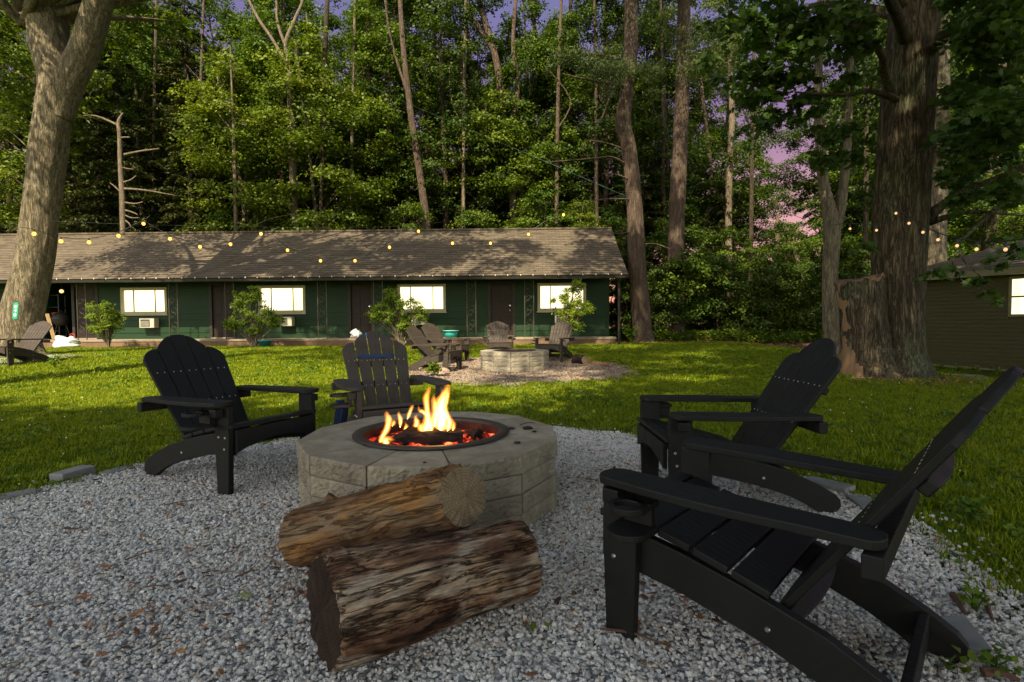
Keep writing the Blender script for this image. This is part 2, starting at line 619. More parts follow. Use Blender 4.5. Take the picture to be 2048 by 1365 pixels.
holes = []      # (x0, x1, z0, z1)
wins = [((243, 577), (335, 628)), ((518, 572.8), (611, 625.6)), ((796, 570), (891, 623)), ((1076, 568), (1171, 621.5))]
WIN = []
for a, b in wins:
    x0, z1 = wall_at(*a)
    x1, z0 = wall_at(*b)
    WIN.append((x0, x1, z0, z1))
doors = [(150, 197), (424, 470), (701, 747), (980, 1028)]
DOOR = [(wall_at(a, 670)[0], wall_at(b, 670)[0], SLABZ + 0.02, 2.5) for a, b in doors]
BREEZE = (wall_at(84, 670)[0], wall_at(152, 670)[0], SLABZ, 2.75)
holes = WIN + DOOR + [BREEZE]

# lap siding: every board a part, cut at doors, windows and the open passage
zrow = SLABZ
r = 0
while zrow < 2.8:
    z0, z1 = zrow, zrow + ROWH
    cuts = sorted((h[0], h[1]) for h in holes if h[2] < z1 - 0.03 and h[3] > z0 + 0.03)
    x = LEFT
    segs = []
    for c0, c1 in cuts + [(0.0, 0.0)]:
        if c0 > x + 0.02: segs.append((x, c0))
        x = max(x, c1)
    for s0, s1 in segs:
        mb = MB()
        prof = [(0.0, z0 - 0.012), (-0.028, z0 - 0.012), (-0.028, z0 + 0.002), (-0.010, z1 - 0.012), (0.0, z1 - 0.012)]
        vs = [(s0 + 0.002, y, z) for y, z in prof] + [(s1 - 0.002, y, z) for y, z in prof]
        n = 5
        fs = [(0, 1, 2, 3, 4), (9, 8, 7, 6, 5)] + [(i, n + i, n + (i + 1) % n, (i + 1) % n) for i in range(n)]
        mb.add(vs, fs)
        mb.build('siding_board', M['green'], motel)
    zrow += ROWH
    r += 1


def holed_wall(x0, x1, z0, z1, y0, y1, hs):
    mb = MB()
    xs = sorted({x0, x1} | {v for h in hs for v in h[:2] if x0 < v < x1})
    for a, b in zip(xs[:-1], xs[1:]):
        mid = (a + b) / 2
        z = z0
        for h in sorted((h for h in hs if h[0] < mid < h[1]), key=lambda h: h[2]):
            if h[2] > z: mb.box(a, b, y0, y1, z, h[2])
            z = h[3]
        if z < z1: mb.box(a, b, y0, y1, z, z1)
    return mb


holed_wall(LEFT, 0.0, SLABZ - 0.3, 2.85, 0.002, 0.12, holes).build('wall', M['green'], motel)
mb = MB()
mb.box(-0.12, 0.0, 0.125, 4.6, 0.1, 2.8).box(LEFT, LEFT + 0.12, 0.125, 4.6, 0.1, 2.8).box(LEFT, 0, 4.6, 4.72, 0.1, 2.8)
mb.build('side_wall', M['green'], motel)
for gx in (-0.13, LEFT):   # gables
    mb = MB()
    mb.prism([(-0.0, 2.8), (4.72, 2.8), (2.36, 4.5)], gx, gx + 0.1, Matrix(((0, 0, 1, 0), (1, 0, 0, 0), (0, 1, 0, 0), (0, 0, 0, 1))))
    mb.build('gable_wall', M['green'], motel)
# porch slab
mb = MB().box(LEFT, 0.12, -0.92, 0.14, SLABZ - 0.07, SLABZ)
mb.build('porch_slab', M['concrete'], motel, bevel=0.008)
mb = MB().box(LEFT, 0.09, -0.9, 0.0, -0.1, SLABZ - 0.072)
mb.build('slab_foundation', M['slab_face'], motel)
# corner board
MB().box(-0.09, 0.015, -0.034, 0.02, SLABZ, 2.8).build('corner_board', M['green'], motel)

# windows
for (x0, x1, z0, z1) in WIN:
    fr = MB()
    t = 0.075
    fr.box(x0 - 0.02, x1 + 0.02, -0.05, 0.05, z0 - 0.02, z0 + t).box(x0 - 0.02, x1 + 0.02, -0.05, 0.05, z1 - t, z1 + 0.02)
    fr.box(x0 - 0.02, x0 + t, -0.05, 0.05, z0 + t, z1 - t).box(x1 - t, x1 + 0.02, -0.05, 0.05, z0 + t, z1 - t)
    f = fr.build('window', M['cream'], motel, bevel=0.006)
    MB().box(x0 - 0.05, x1 + 0.05, -0.09, -0.052, z0 - 0.06, z0 - 0.022).build('sill', M['cream'], f, bevel=0.005)
    q = [x0 + t, x0 + t + 0.24 * (x1 - x0 - 2 * t), x0 + t + 0.76 * (x1 - x0 - 2 * t), x1 - t]
    for i in range(3):
        MB().box(q[i] + 0.012, q[i + 1] - 0.012, 0.012, 0.02, z0 + t + 0.012, z1 - t - 0.012).build('pane', M['lit'], f)
    for i in (1, 2):
        MB().box(q[i] - 0.014, q[i] + 0.014, -0.012, 0.03, z0 + t, z1 - t).build('mullion', M['dark_trim'], f)
# air conditioners set in the wall under the windows
for a, b in (((279, 637), (309, 656)), ((555, 634), (584, 652.5)), ((823, 632), (851, 650)), ((1110, 630), (1142, 647))):
    x0, z1 = wall_at(*a, -0.25)
    x1, z0 = wall_at(*b, -0.25)
    c = MB().box(x0, x1, -0.27, 0.0, z0, z1).build('air_conditioner', M['ac_white'], motel, bevel=0.01)
    MB().box(x0 + 0.05, x1 - 0.16, -0.283, -0.272, z0 + 0.045, z1 - 0.045).build('grille', M['black_metal'], c)
    g = MB()
    k = int((z1 - z0 - 0.12) / 0.035)
    for i in range(k):
        g.box(x0 + 0.06, x1 - 0.17, -0.289, -0.285, z0 + 0.06 + i * 0.035, z0 + 0.072 + i * 0.035)
    tag(g.build('louvre', M['ac_white'], c), kind='stuff')
# doors
for x0, x1, z0, z1 in DOOR:
    d = MB().box(x0 + 0.05, x1 - 0.05, 0.03, 0.07, z0 + 0.03, z1 - 0.05).build('door', M['door'], motel)
    tr = MB().box(x0 - 0.06, x0 + 0.045, -0.04, 0.07, z0, z1 + 0.05).box(x1 - 0.045, x1 + 0.06, -0.04, 0.07, z0, z1 + 0.05).box(x0 + 0.05, x1 - 0.05, -0.04, 0.07, z1 - 0.04, z1 + 0.05)
    tr.build('door_frame', M['dark_trim'], motel, bevel=0.005)
    W = x1 - x0 - 0.1
    for cx in (x0 + 0.05 + W * 0.28, x0 + 0.05 + W * 0.72):
        for za, zb in ((0.15, 0.72), (0.86, 1.45), (1.58, 1.85)):
            p = MB()
            hw = W * 0.15
            p.box(cx - hw, cx + hw, 0.016, 0.028, z0 + za, z0 + zb)
            p.build('door_panel', M['door'], d, bevel=0.008)
    kx = x1 - 0.14
    h = MB()
    h.lathe([(0.0, 0.06), (0.025, 0.055), (0.03, 0.035), (0.012, 0.02), (0.03, 0.0), (0, 0)], 12, Matrix.Translation((kx, 0.03, z0 + 0.95)) @ Matrix.Rotation(rad(90), 4, 'X'))
    h.build('handle', M['metal_bolt'], d, sm=True)
    MB().lathe([(0.0, 0.02), (0.028, 0.018), (0.028, 0.0), (0, 0)], 12, Matrix.Translation((kx, 0.03, z0 + 1.12)) @ Matrix.Rotation(rad(90), 4, 'X')).build('lock', M['metal_bolt'], d)
    MB().box(x0, x1, -0.08, 0.028, SLABZ + 0.002, z0 + 0.028).build('threshold', M['concrete'], motel)
# wrought iron porch posts: two bars with scrolls between
YP = -0.84
for px in (164, 347.5, 460, 645, 757, 943, 1058.5):
    xc = wall_at(px, 640, YP)[0]
    post = MB()
    for s in (-1, 1):
        post.box(xc + s * 0.155 - 0.012, xc + s * 0.155 + 0.012, YP - 0.012, YP + 0.012, SLABZ, EAVEZ + 0.12)
    po = post.build('porch_post', M['iron'], motel)
    sc_ = MB()
    for zc in (0.95, 1.45, 1.95, 2.35):
        for s in (-1, 1):
            pts = []
            for i in range(15):
                th = i / 14 * 1.75 * math.pi
                rr = 0.115 * (1 - 0.5 * i / 14)
                pts.append((xc + s * (0.03 - rr * math.cos(th) + 0.0), YP, zc + s * (0.1 - rr * math.sin(th))))
            sc_.tube(pts, 0.006, 4)
        sc_.tube([(xc - 0.145, YP, zc - 0.24), (xc + 0.145, YP, zc + 0.02)], 0.006, 4)
    tag(sc_.build('scroll', M['iron'], po), kind='stuff')

# roof: stepped shingle courses on the lawn side, plain sheet behind
RS = Vector((-1.2, 2.62, 0))          # eave y, z in local frame
RIDGE = (2.36, 4.80)
RX0, RX1 = LEFT - 0.4, 0.47
nc = 26
mb = MB()
ey, ez = RS.x, RS.y
L = math.hypot(RIDGE[0] - ey, RIDGE[1] - ez)
sl = math.atan2(RIDGE[1] - ez, RIDGE[0] - ey)
rows = MB()
for i in range(nc):
    a, b = L * i / nc, L * (i + 1) / nc
    nseg = 40
    for k in range(nseg):
        xa = RX0 + (RX1 - RX0) * k / nseg
        xb = RX0 + (RX1 - RX0) * (k + 1) / nseg
        wob = 0.003 * noise.noise(Vector((k * 0.7, i * 1.3, 0)))
        rows.add([(xa, a, 0.012 + wob), (xb, a, 0.012 + wob), (xb, b, 0.0), (xa, b, 0.0), (xa, a, -0.01), (xb, a, -0.01)], [(0, 1, 2, 3), (4, 5, 1, 0)])
ro = rows.build('shingle_roof', M['shingle'], motel)
ro.matrix_local = Matrix.Translation((0, ey, ez)) @ Matrix.Rotation(sl, 4, 'X')
back = MB()
back.add([(RX0, 0, 0), (RX1, 0, 0), (RX1, 3.6, -2.18), (RX0, 3.6, -2.18)], [(0, 1, 2, 3)])
back.box(RX0, RX1, -0.12, 0.12, -0.03, 0.03)
back.build('rear_roof', M['shingle'], motel, loc=(0, RIDGE[0], RIDGE[1]))
# underside and fascia
u = MB()
u.prism([(ey + 0.01, ez - 0.03), (RIDGE[0], RIDGE[1] - 0.05), (RIDGE[0], RIDGE[1] - 0.15), (ey + 0.01, ez - 0.13)], RX0 + 0.02, RX1 - 0.02, Matrix(((0, 0, 1, 0), (1, 0, 0, 0), (0, 1, 0, 0), (0, 0, 0, 1))))
u.build('roof_deck', M['dark_trim'], motel)
gut = MB()
prof = [(0, 0), (-0.10, 0.0), (-0.12, 0.08), (-0.105, 0.08), (-0.09, 0.012), (0, 0.012)]
gut.prism([(ey - 0.002 + a, ez - 0.115 + b) for a, b in prof], RX0, RX1, Matrix(((0, 0, 1, 0), (1, 0, 0, 0), (0, 1, 0, 0), (0, 0, 0, 1))))
gut.build('gutter', M['dark_trim'], motel)
ds = MB()
ds.tube([(0.2, ey - 0.05, ez - 0.12), (0.2, -0.98, ez - 0.3), (0.2, -0.96, 0.25)], 0.045, 6, fn=None)
ds.build('downspout', M['dark_trim'], motel)
clipm = MB().box(-0.011, 0.011, -0.02, 0.012, -0.02, 0.03).mesh('gutter_clip', simple('white_clip', (0.75, 0.7, 0.6), rough=0.5))
for i in range(48):
    xq = wall_at(70 + i * 24.9 + R.uniform(-1.5, 1.5), 556, ey)[0]
    if xq < RX1: link('gutter_clip', clipm, motel, (xq, ey - 0.12, ez + 0.0))
# open passage: side walls and ceiling
bz = MB()
bz.box(BREEZE[0] - 0.1, BREEZE[0] - 0.002, 0.125, 4.5, SLABZ, 2.75).box(BREEZE[1] + 0.002, BREEZE[1] + 0.1, 0.125, 4.5, SLABZ, 2.75)
bz.box(BREEZE[0], BREEZE[1], 0.14, 4.6, SLABZ - 0.1, SLABZ)
bz.build('passage_wall', M['green'], motel)

# ------------------------------------------------------------------ the olive cabin on the right
M['olive'] = siding_mat('olive_vinyl_siding', (0.052, 0.046, 0.014), (0.07, 0.062, 0.02))
M['olive_trim'] = siding_mat('olive_trim', (0.15, 0.145, 0.07), (0.2, 0.19, 0.1))
p_near = Vector((11.94, 12.2, 0))
p_far = Vector((11.2, 14.7, 0))
dv = (p_near - p_far).normalized()
p_near = p_near + dv * 7
Lc = (p_near - p_far).length
nrm = Vector((dv.y, -dv.x, 0))
if nrm.x > 0: nrm = -nrm
CM = Matrix(((dv.x, -nrm.x, 0, p_far.x), (dv.y, -nrm.y, 0, p_far.y), (0, 0, 1, 0), (0, 0, 0, 1)))
cabin = empty('olive_cabin')
cabin.matrix_world = CM
tag(cabin, 'olive vinyl sided cabin with hip roof behind the big oak on the right', 'building')
CI = CM.inverted()


def cab_at(px, py, off=0.0):
    o = CI @ CAMM.translation
    d = CI.to_3x3() @ (CAMM.to_3x3() @ Vector(((px - 1024) / FPX, -(py - 682.5) / FPX, -1)))
    t = (off - o.y) / d.y
    p = o + d * t
    return p.x, p.z


cz0 = -0.16
cx_eave, cz1 = cab_at(2040, 546, -0.05)
wx0, wz1 = cab_at(2026, 559)
_, wz0 = cab_at(2026, 629)
wx1 = wx0 + 1.0
nb = 23
bh = (cz1 - cz0) / nb
for i in range(nb):
    z0, z1 = cz0 + i * bh, cz0 + (i + 1) * bh
    spans = [(0, wx0 - 0.06), (wx1 + 0.06, Lc)] if (wz0 - 0.08 < z1 - 0.02 and wz1 + 0.08 > z0 + 0.02) else [(0, Lc)]
    for s0, s1 in spans:
        prof = [(0.0, z0), (-0.02, z0 + 0.001), (-0.018, z0 + 0.012), (-0.004, z1 - 0.001), (0.0, z1 - 0.001)]
        vs = [(s0, y, z) for y, z in prof] + [(s1, y, z) for y, z in prof]
        MB().add(vs, [(0, 1, 2, 3, 4), (9, 8, 7, 6, 5)] + [(k, 5 + k, 5 + (k + 1) % 5, (k + 1) % 5) for k in range(5)]).build('siding_board', M['olive'], cabin)
MB().box(0, Lc, 0.001, 0.1, cz0, cz1 + 0.1).box(0.0, 0.1, 0.101, 7, cz0, cz1 + 0.1).build('wall', M['olive'], cabin)
MB().box(-0.02, Lc, -0.03, 0.1, cz0 - 0.06, cz0 - 0.002).build('base_trim', M['olive_trim'], cabin)
MB().box(0.05, Lc, 0.02, 0.12, cz0 - 0.35, cz0 - 0.062).build('foundation', M['black_metal'], cabin)
fr = MB()
fr.box(wx0 - 0.06, wx1 + 0.06, -0.04, 0.02, wz1, wz1 + 0.06).box(wx0 - 0.06, wx1 + 0.06, -0.04, 0.02, wz0 - 0.06, wz0)
fr.box(wx0 - 0.06, wx0, -0.04, 0.02, wz0, wz1).box(wx1, wx1 + 0.06, -0.04, 0.02, wz0, wz1)
fw = fr.build('window', M['olive_trim'], cabin)
zm = (wz0 + wz1) / 2
MB().box(wx0, wx1, -0.03, -0.004, zm - 0.02, zm + 0.02).build('mullion', M['olive_trim'], fw)
for a, b in ((wz0 + 0.002, zm - 0.022), (zm + 0.022, wz1 - 0.002)):
    MB().box(wx0 + 0.002, wx1 - 0.002, -0.02, -0.012, a, b).build('pane', M['lit'], fw)
ov = 0.4
hz = cz1 - 0.01
MB().box(-ov, Lc, -ov, 0.0 - 0.022, hz - 0.02, hz).build('soffit', M['olive_trim'], cabin)
MB().box(-ov - 0.02, Lc, -ov - 0.02, -ov - 0.001, hz - 0.03, hz + 0.13).box(-ov - 0.02, -ov - 0.001, -ov, 7.4, hz - 0.03, hz + 0.13).build('fascia', M['olive_trim'], cabin)
rf = MB()
rh, half = 1.75, 3.9
A, B, C_, D = (-ov - 0.03, -ov - 0.03, hz + 0.13), (Lc, -ov - 0.03, hz + 0.13), (Lc, half - ov, hz + rh), (half - ov, half - ov, hz + rh)
E_ = (-ov - 0.03, 2 * half - ov, hz + 0.13)
rf.add([A, B, C_, D, E_], [(0, 1, 2, 3), (0, 3, 4)])
nrow = 24
for i in range(nrow):       # course butts standing proud of the roof sheet
    t0, t1 = i / nrow, (i + 1) / nrow
    la = Vector(A).lerp(Vector(D), t0)
    lb = Vector(B).lerp(Vector(C_), t0)
    ua = Vector(A).lerp(Vector(D), t1)
    ub = Vector(B).lerp(Vector(C_), t1)
    e = Vector((0, 0, 0.016))
    rf.add([la + e, lb + e, ub + Vector((0, 0, 0.004)), ua + Vector((0, 0, 0.004)), la, lb], [(0, 1, 2, 3), (4, 5, 1, 0)])
rf.build('shingle_roof', M['shingle'], cabin)
# ------------------------------------------------------------------ fire pits of split-face blocks
def block_mat():
    m = NT('split_face_concrete')
    co = m.coords((1, 1, 1), 'Object')
    oi = m.n('ShaderNodeObjectInfo')
    f = m.noise(co, 7, 8, 0.7)
    g = m.noise(co, 55, 6, 0.75)
    c = m.ramp(f, [(0.25, (0.24, 0.205, 0.145)), (0.5, (0.37, 0.325, 0.25)), (0.75, (0.48, 0.435, 0.355))])
    soot = m.ramp(m.noise(co, 2.6, 5, 0.6), [(0.55, (0, 0, 0)), (0.75, (0.55, 0.55, 0.55))])
    c = m.mix(soot, c, (0.09, 0.08, 0.07))
    v = m.math('ADD', 0.85, m.math('MULTIPLY', oi.outputs['Random'], 0.3))
    hs = m.n('ShaderNodeHueSaturation')
    m.l(c, hs.inputs['Color'])
    m.l(v, hs.inputs['Value'])
    m.bsdf(hs.outputs[0], 0.92, m.math('ADD', m.math('MULTIPLY', f, 0.4), g), 1.0, 0.016, 0.15)
    return m.mat


M['block'] = block_mat()
RUST = NT('rusty_steel')
_co = RUST.coords()
_f = RUST.noise(_co, 9, 8, 0.7)
RUST.bsdf(RUST.ramp(_f, [(0.3, (0.03, 0.017, 0.015)), (0.55, (0.075, 0.03, 0.02)), (0.75, (0.14, 0.055, 0.03))]), 0.62, _f, 0.4, 0.004, 0.4, 0.35)
DARKSTEEL = simple('sooty_steel', (0.05, 0.042, 0.042), (0.09, 0.07, 0.062), 0.5, 14, 0.2, metal=0.5)


def block_mesh(seed, ro, ri, h, nseg=12, fine=True):
    """One trapezoid block: split rough outer face, smooth top; origin at the pit's centre, facing -Y."""
    a = math.pi / nseg
    g = 0.0025
    nx, nz = (28, 10) if fine else (6, 3)
    hw = ro * math.tan(a) * 0.985
    y = -ro
    V, F = [], []
    for j in range(nz + 1):
        for i in range(nx + 1):
            s, t = i / nx * 2 - 1, j / nz
            edge = min(1 - abs(s), 0.12) / 0.12 * min(t, 1 - t, 0.15) / 0.15
            d = noise.noise(Vector((s * 2.4 + seed * 7, t * 1.5, seed))) * 0.006 + noise.noise(Vector((s * 9 + seed * 5, t * 4, seed))) * 0.010 + noise.noise(Vector((s * 25 + seed * 5, t * 9, seed))) * 0.008
            V.append((s * (hw - g), y + 0.002 - 0.005 * edge - d * (0.35 + 0.65 * edge), g + t * (h - 2 * g)))
    for j in range(nz):
        for i in range(nx):
            q = j * (nx + 1) + i
            F.append((q, q + 1, q + nx + 2, q + nx + 1))
    n0 = len(V)
    hwi = ri * math.tan(a) - g
    V += [(-hwi, -ri, g), (hwi, -ri, g), (hwi, -ri, h - g), (-hwi, -ri, h - g)]
    top = [nz * (nx + 1) + i for i in range(nx + 1)]
    bot = [i for i in range(nx + 1)]
    F.append(tuple(top) + (n0 + 2, n0 + 3))
    F.append(tuple(reversed(bot)) + (n0, n0 + 1))
    F.append((n0 + 1, n0, n0 + 3, n0 + 2))
    F.append(tuple([j * (nx + 1) + nx for j in range(nz + 1)]) + (n0 + 2, n0 + 1))
    F.append(tuple([j * (nx + 1) for j in range(nz, -1, -1)]) + (n0, n0 + 3))
    mb = MB()
    mb.add(V, F)
    return mb.mesh('block', M['block'])


def fire_pit(loc, rz, label, fine):
    t = empty('fire_pit', loc, rz)
    tag(t, label, 'fire pit')
    meshes = [block_mesh(s, 0.715, 0.43, 0.1, 12, fine) for s in range(5)]
    ch = 0.1
    for c in range(4):
        for k in range(12):
            me = meshes[(k * 2 + c * 3) % 5]
            s = 1 + R.uniform(-0.006, 0.006) + (0.006 if c == 3 else 0)
            o = link('block', me, t, (0, 0, c * ch + R.uniform(-0.0012, 0.0012)), (0, 0, k * math.pi / 6 + R.uniform(-0.004, 0.004)), (s, s, 1))
    ring = MB()
    ring.lathe([(0.455, 0.404), (0.455, 0.41), (0.40, 0.414), (0.393, 0.408), (0.388, 0.39), (0.388, 0.1), (0.394, 0.1), (0.394, 0.385), (0.40, 0.404)], 72, closed=True)
    ring.build('steel_ring', DARKSTEEL, t, sm=True)
    inner = MB()
    inner.lathe([(0.3865, 0.398), (0.3865, 0.12)], 72)
    inner.build('ring_liner', RUST.mat, t, sm=True)
    return t


PIT = Vector((-0.475, 3.085, 0.0))
pit = fire_pit(PIT, rad(0), 'round grey block fire pit with flames burning inside its steel ring', True)
FP = Vector((0.05, 11.3, zg(0.05, 11.3)))
pit2 = fire_pit(FP, rad(9), 'unlit round grey block fire pit among the brown chairs near the motel', False)

# ash, embers, charred wood, flames
EMB = NT('glowing_ash')
_co = EMB.coords((1, 1, 1))
_n1 = EMB.noise(_co, 14, 8, 0.7, 0.4)
_n2 = EMB.noise(_co, 3.0, 3)
_hot = EMB.math('MULTIPLY', EMB.ramp(_n1, [(0.47, (0, 0, 0)), (0.64, (1, 1, 1))]), EMB.ramp(_n2, [(0.35, (0.15, 0.15, 0.15)), (0.55, (1, 1, 1))]))
_b = EMB.bsdf(EMB.ramp(_n1, [(0.3, (0.03, 0.018, 0.014)), (0.6, (0.11, 0.05, 0.035)), (0.8, (0.2, 0.13, 0.1))]), 0.95, _n1, 1.0, 0.02, 0.1)
EMB.l(EMB.ramp(_hot, [(0.1, (0.25, 0.004, 0.002)), (0.6, (0.9, 0.04, 0.015)), (1.0, (1, 0.28, 0.08))]), _b.inputs['Emission Color'])
EMB.l(EMB.math('MULTIPLY', _hot, 1.15), _b.inputs['Emission Strength'])
CHAR = NT('charred_wood')
_co = CHAR.coords((1.5, 6, 6))
_n1 = CHAR.noise(_co, 5, 8, 0.7, 0.5)
_n2 = CHAR.noise(CHAR.coords((1, 1, 1)), 9, 4)
_b = CHAR.bsdf(CHAR.ramp(_n1, [(0.35, (0.008, 0.006, 0.006)), (0.7, (0.045, 0.03, 0.025))]), 0.85, _n1, 1.0, 0.02, 0.2)
_hot = CHAR.ramp(_n2, [(0.6, (0, 0, 0)), (0.72, (1, 1, 1))])
CHAR.l(CHAR.mix(1.0, _hot, (1.0, 0.1, 0.04), 'MULTIPLY'), _b.inputs['Emission Color'])
_b.inputs['Emission Strength'].default_value = 1.1


def ash_sheet(center, z0, mat, seed, amp):
    mb = MB()
    V, F = [], []
    n, rings = 64, 20
    for j in range(rings + 1):
        for k in range(n):
            r = 0.386 * j / rings
            th = 2 * math.pi * k / n
            x, y = r * math.cos(th), r * math.sin(th)
            z = z0 + amp * (noise.noise(Vector((x * 9, y * 9, seed))) * 0.6 + noise.noise(Vector((x * 28, y * 28, seed))) * 0.4) + 0.03 * (1 - (r / 0.386) ** 2)
            V.append((center.x + x, center.y + y, center.z + z))
    for j in range(rings):
        for k in range(n):
            a, b = j * n + k, j * n + (k + 1) % n
            F.append((a, a + n, b + n, b))
    mb.add(V, F)
    return mb


tag(ash_sheet(PIT, 0.345, EMB.mat, 1, 0.04).build('embers', EMB.mat, sm=True), 'bed of red glowing embers and ash inside the near fire pit', kind='stuff')
tag(ash_sheet(FP, 0.2, None, 5, 0.02).build('ash', simple('cold_ash', (0.1, 0.08, 0.06), (0.2, 0.16, 0.12), 0.95, 20, 0.5), sm=True), 'cold ash inside the far fire pit', kind='stuff')


def charred(path, r, label):
    mb = MB()
    sd = R.uniform(0, 99)
    mb.tube([PIT + Vector(p) + Vector((0, 0, 0.035)) for p in path], r, 14, smooth_path=8,
            fn=lambda p, d, rr, th, t: rr * (1 + 0.22 * noise.noise(p * 22 + d * 1.5 + Vector((sd, 0, 0))) + 0.1 * noise.noise(p * 60 + d * 3)))
    return tag(mb.build('charred_log', CHAR.mat), label, 'log', 'burnt logs in the fire')


charred([(-0.17, -0.1, 0.33), (0.05, -0.13, 0.345), (0.19, -0.12, 0.335)], 0.055, 'thick black charred log lying across the middle of the fire')
charred([(-0.25, -0.14, 0.30), (-0.1, 0.05, 0.36), (0.0, 0.16, 0.37)], 0.042, 'thin charred log slanting back at the left of the fire')
charred([(0.1, 0.12, 0.31), (0.28, -0.02, 0.33)], 0.05, 'short round charred log end at the right of the fire')
for i in range(46):
    a, r = R.uniform(0, 6.28), 0.35 * math.sqrt(R.random())
    mb = MB().blob((PIT.x + r * math.cos(a), PIT.y + r * math.sin(a), 0.375 + R.uniform(-0.01, 0.01)), R.uniform(0.012, 0.028), i, 0.6, 7, 5, (1.3, 1, 0.6))
    if i == 0: coals = MB()
    coals.v, base = coals.v, len(coals.v)
    coals.add(mb.v, mb.f)
tag(coals.build('embers', EMB.mat), 'loose glowing coals on the ash in the near fire pit', kind='stuff')


def flame_mat(name, col, strength):
    m = NT(name)
    e = m.n('ShaderNodeEmission', i_Strength=strength)
    e.inputs[0].default_value = (*col, 1)
    m.l(e.outputs[0], m.out.inputs['Volume'])
    return m.mat


FO = flame_mat('flame_orange', (1.0, 0.28, 0.03), 13)
FM = flame_mat('flame_yellow', (1.0, 0.52, 0.09), 26)
FW = flame_mat('flame_core', (1.0, 0.72, 0.3), 48)
fire = empty('campfire', PIT + Vector((0, 0, 0.33)))
tag(fire, 'orange and yellow flames leaping from the near fire pit', 'fire')
INVF = Matrix.Translation(-(PIT + Vector((0, 0, 0.33))))


def flame(pix, widths, Y, mats=None):
    """A tongue given as its path in photo pixels of the fire close-up, at distance Y."""
    pts = [INVF @ P(700 + x / 5.69, 740 + y / 5.69, Y + dy) for x, y, dy in pix]
    sc = Y / FPX / 5.69
    sd = R.uniform(0, 50)
    for k, (mt, f, cut) in enumerate(((FO, 1.0, 1.0), (FM, 0.66, 0.86), (FW, 0.36, 0.68))):
        n = len(pts)
        pp, rr = spline(pts, [wd * sc * 0.6 * f for wd in widths], 8)
        m_ = max(6, int(len(pp) * cut))
        pp, rr = pp[:m_], rr[:m_]
        rr = [r_ * (min(1.0, (len(rr) - 1 - i) / 8.0) ** 0.7 + 0.015) * min(1.0, 0.35 + i / 6) for i, r_ in enumerate(rr)]
        mb = MB()
        mb.tube(pp, rr, 10, fn=lambda p, d, r_, th, t: r_ * (1 + 0.42 * noise.noise(Vector((p.x * 30 + sd, p.y * 30, p.z * 16)) + d * 0.9)))
        mb.build('flame', mt, fire, sm=True)


flame([(1030, 690, 0), (1050, 560, 0.01), (1035, 420, 0.0), (1075, 300, 0), (1110, 200, 0.01), (1118, 165, 0)], [190, 170, 120, 95, 60, 30], 3.02)
flame([(960, 640, 0.02), (985, 480, 0), (960, 350, 0), (950, 270, 0.01)], [110, 90, 60, 30], 3.04)
flame([(1110, 690, 0), (1130, 600, 0), (1085, 470, 0), (1060, 330, 0.02), (1045, 200, 0.01)], [90, 80, 70, 60, 30], 3.06)
flame([(850, 700, 0), (890, 610, 0), (880, 480, 0.01), (870, 340, 0), (895, 230, 0), (925, 180, 0)], [150, 110, 70, 62, 50, 26], 2.98)
flame([(880, 520, 0), (830, 480, 0), (790, 460, 0.01), (775, 395, 0)], [50, 46, 40, 22], 2.98)
flame([(345, 845, 0), (365, 770, 0), (420, 670, 0.01), (440, 570, 0), (420, 500, 0), (415, 465, 0)], [44, 60, 66, 72, 50, 24], 2.96)
flame([(440, 850, 0), (400, 810, 0), (440, 790, 0.01), (520, 800, 0)], [100, 90, 66, 30], 2.86)
flame([(570, 650, 0.02), (575, 570, 0), (555, 500, 0), (560, 470, 0)], [46, 50, 34, 20], 3.1)
flame([(655, 560, 0), (680, 490, 0), (710, 420, 0), (720, 395, 0)], [34, 46, 40, 20], 3.12)
flame([(740, 680, 0.02), (760, 600, 0), (745, 540, 0), (770, 500, 0)], [60, 60, 40, 24], 3.1)
flame([(1080, 420, 0), (1100, 330, 0), (1125, 250, 0.01), (1130, 180, 0)], [50, 46, 34, 20], 3.1)
flame([(820, 700, 0), (800, 640, 0), (850, 600, 0)], [70, 60, 24], 2.94)
flame([(480, 640, 0), (500, 590, 0), (490, 560, 0)], [40, 46, 20], 3.0)
flame([(1170, 690, 0), (1180, 620, 0), (1160, 540, 0)], [60, 50, 20], 3.08)
flame([(930, 690, 0), (925, 620, 0), (940, 540, 0.01), (930, 470, 0)], [90, 70, 50, 24], 2.95)
flame([(620, 690, 0.03), (640, 640, 0), (620, 590, 0)], [50, 44, 20], 3.15)

# charcoal crumbs and a twig on the rim
cm = simple('charcoal', (0.012, 0.011, 0.011), (0.03, 0.027, 0.025), 0.8, 20)
for px, py, s, lb in ((1055, 857, 0.022, 'long black charcoal chip on the right rim of the near fire pit'), (1024, 857, 0.013, 'small round charcoal crumb on the rim beside the steel ring'),
                      (920, 839, 0.011, 'charcoal crumb on the back rim of the near fire pit'), (1035, 885, 0.013, 'black charcoal crumb touching the right edge of the steel ring'),
                      (849, 924, 0.006, 'tiny charcoal fleck on the front rim of the near fire pit'), (1068, 863, 0.010, 'charcoal fleck just right of the long charcoal chip')):
    g = G(px, py, 0.405)
    tag(MB().blob((g.x, g.y, 0.4 + s * 0.4), s, px, 0.7, 8, 5, (1.7, 0.8, 0.5)).build('charcoal', cm), lb, 'charcoal')
yl = leaf_mat('pale_leaf', (0.3, 0.3, 0.12), (0.4, 0.4, 0.18), (0.5, 0.5, 0.25))


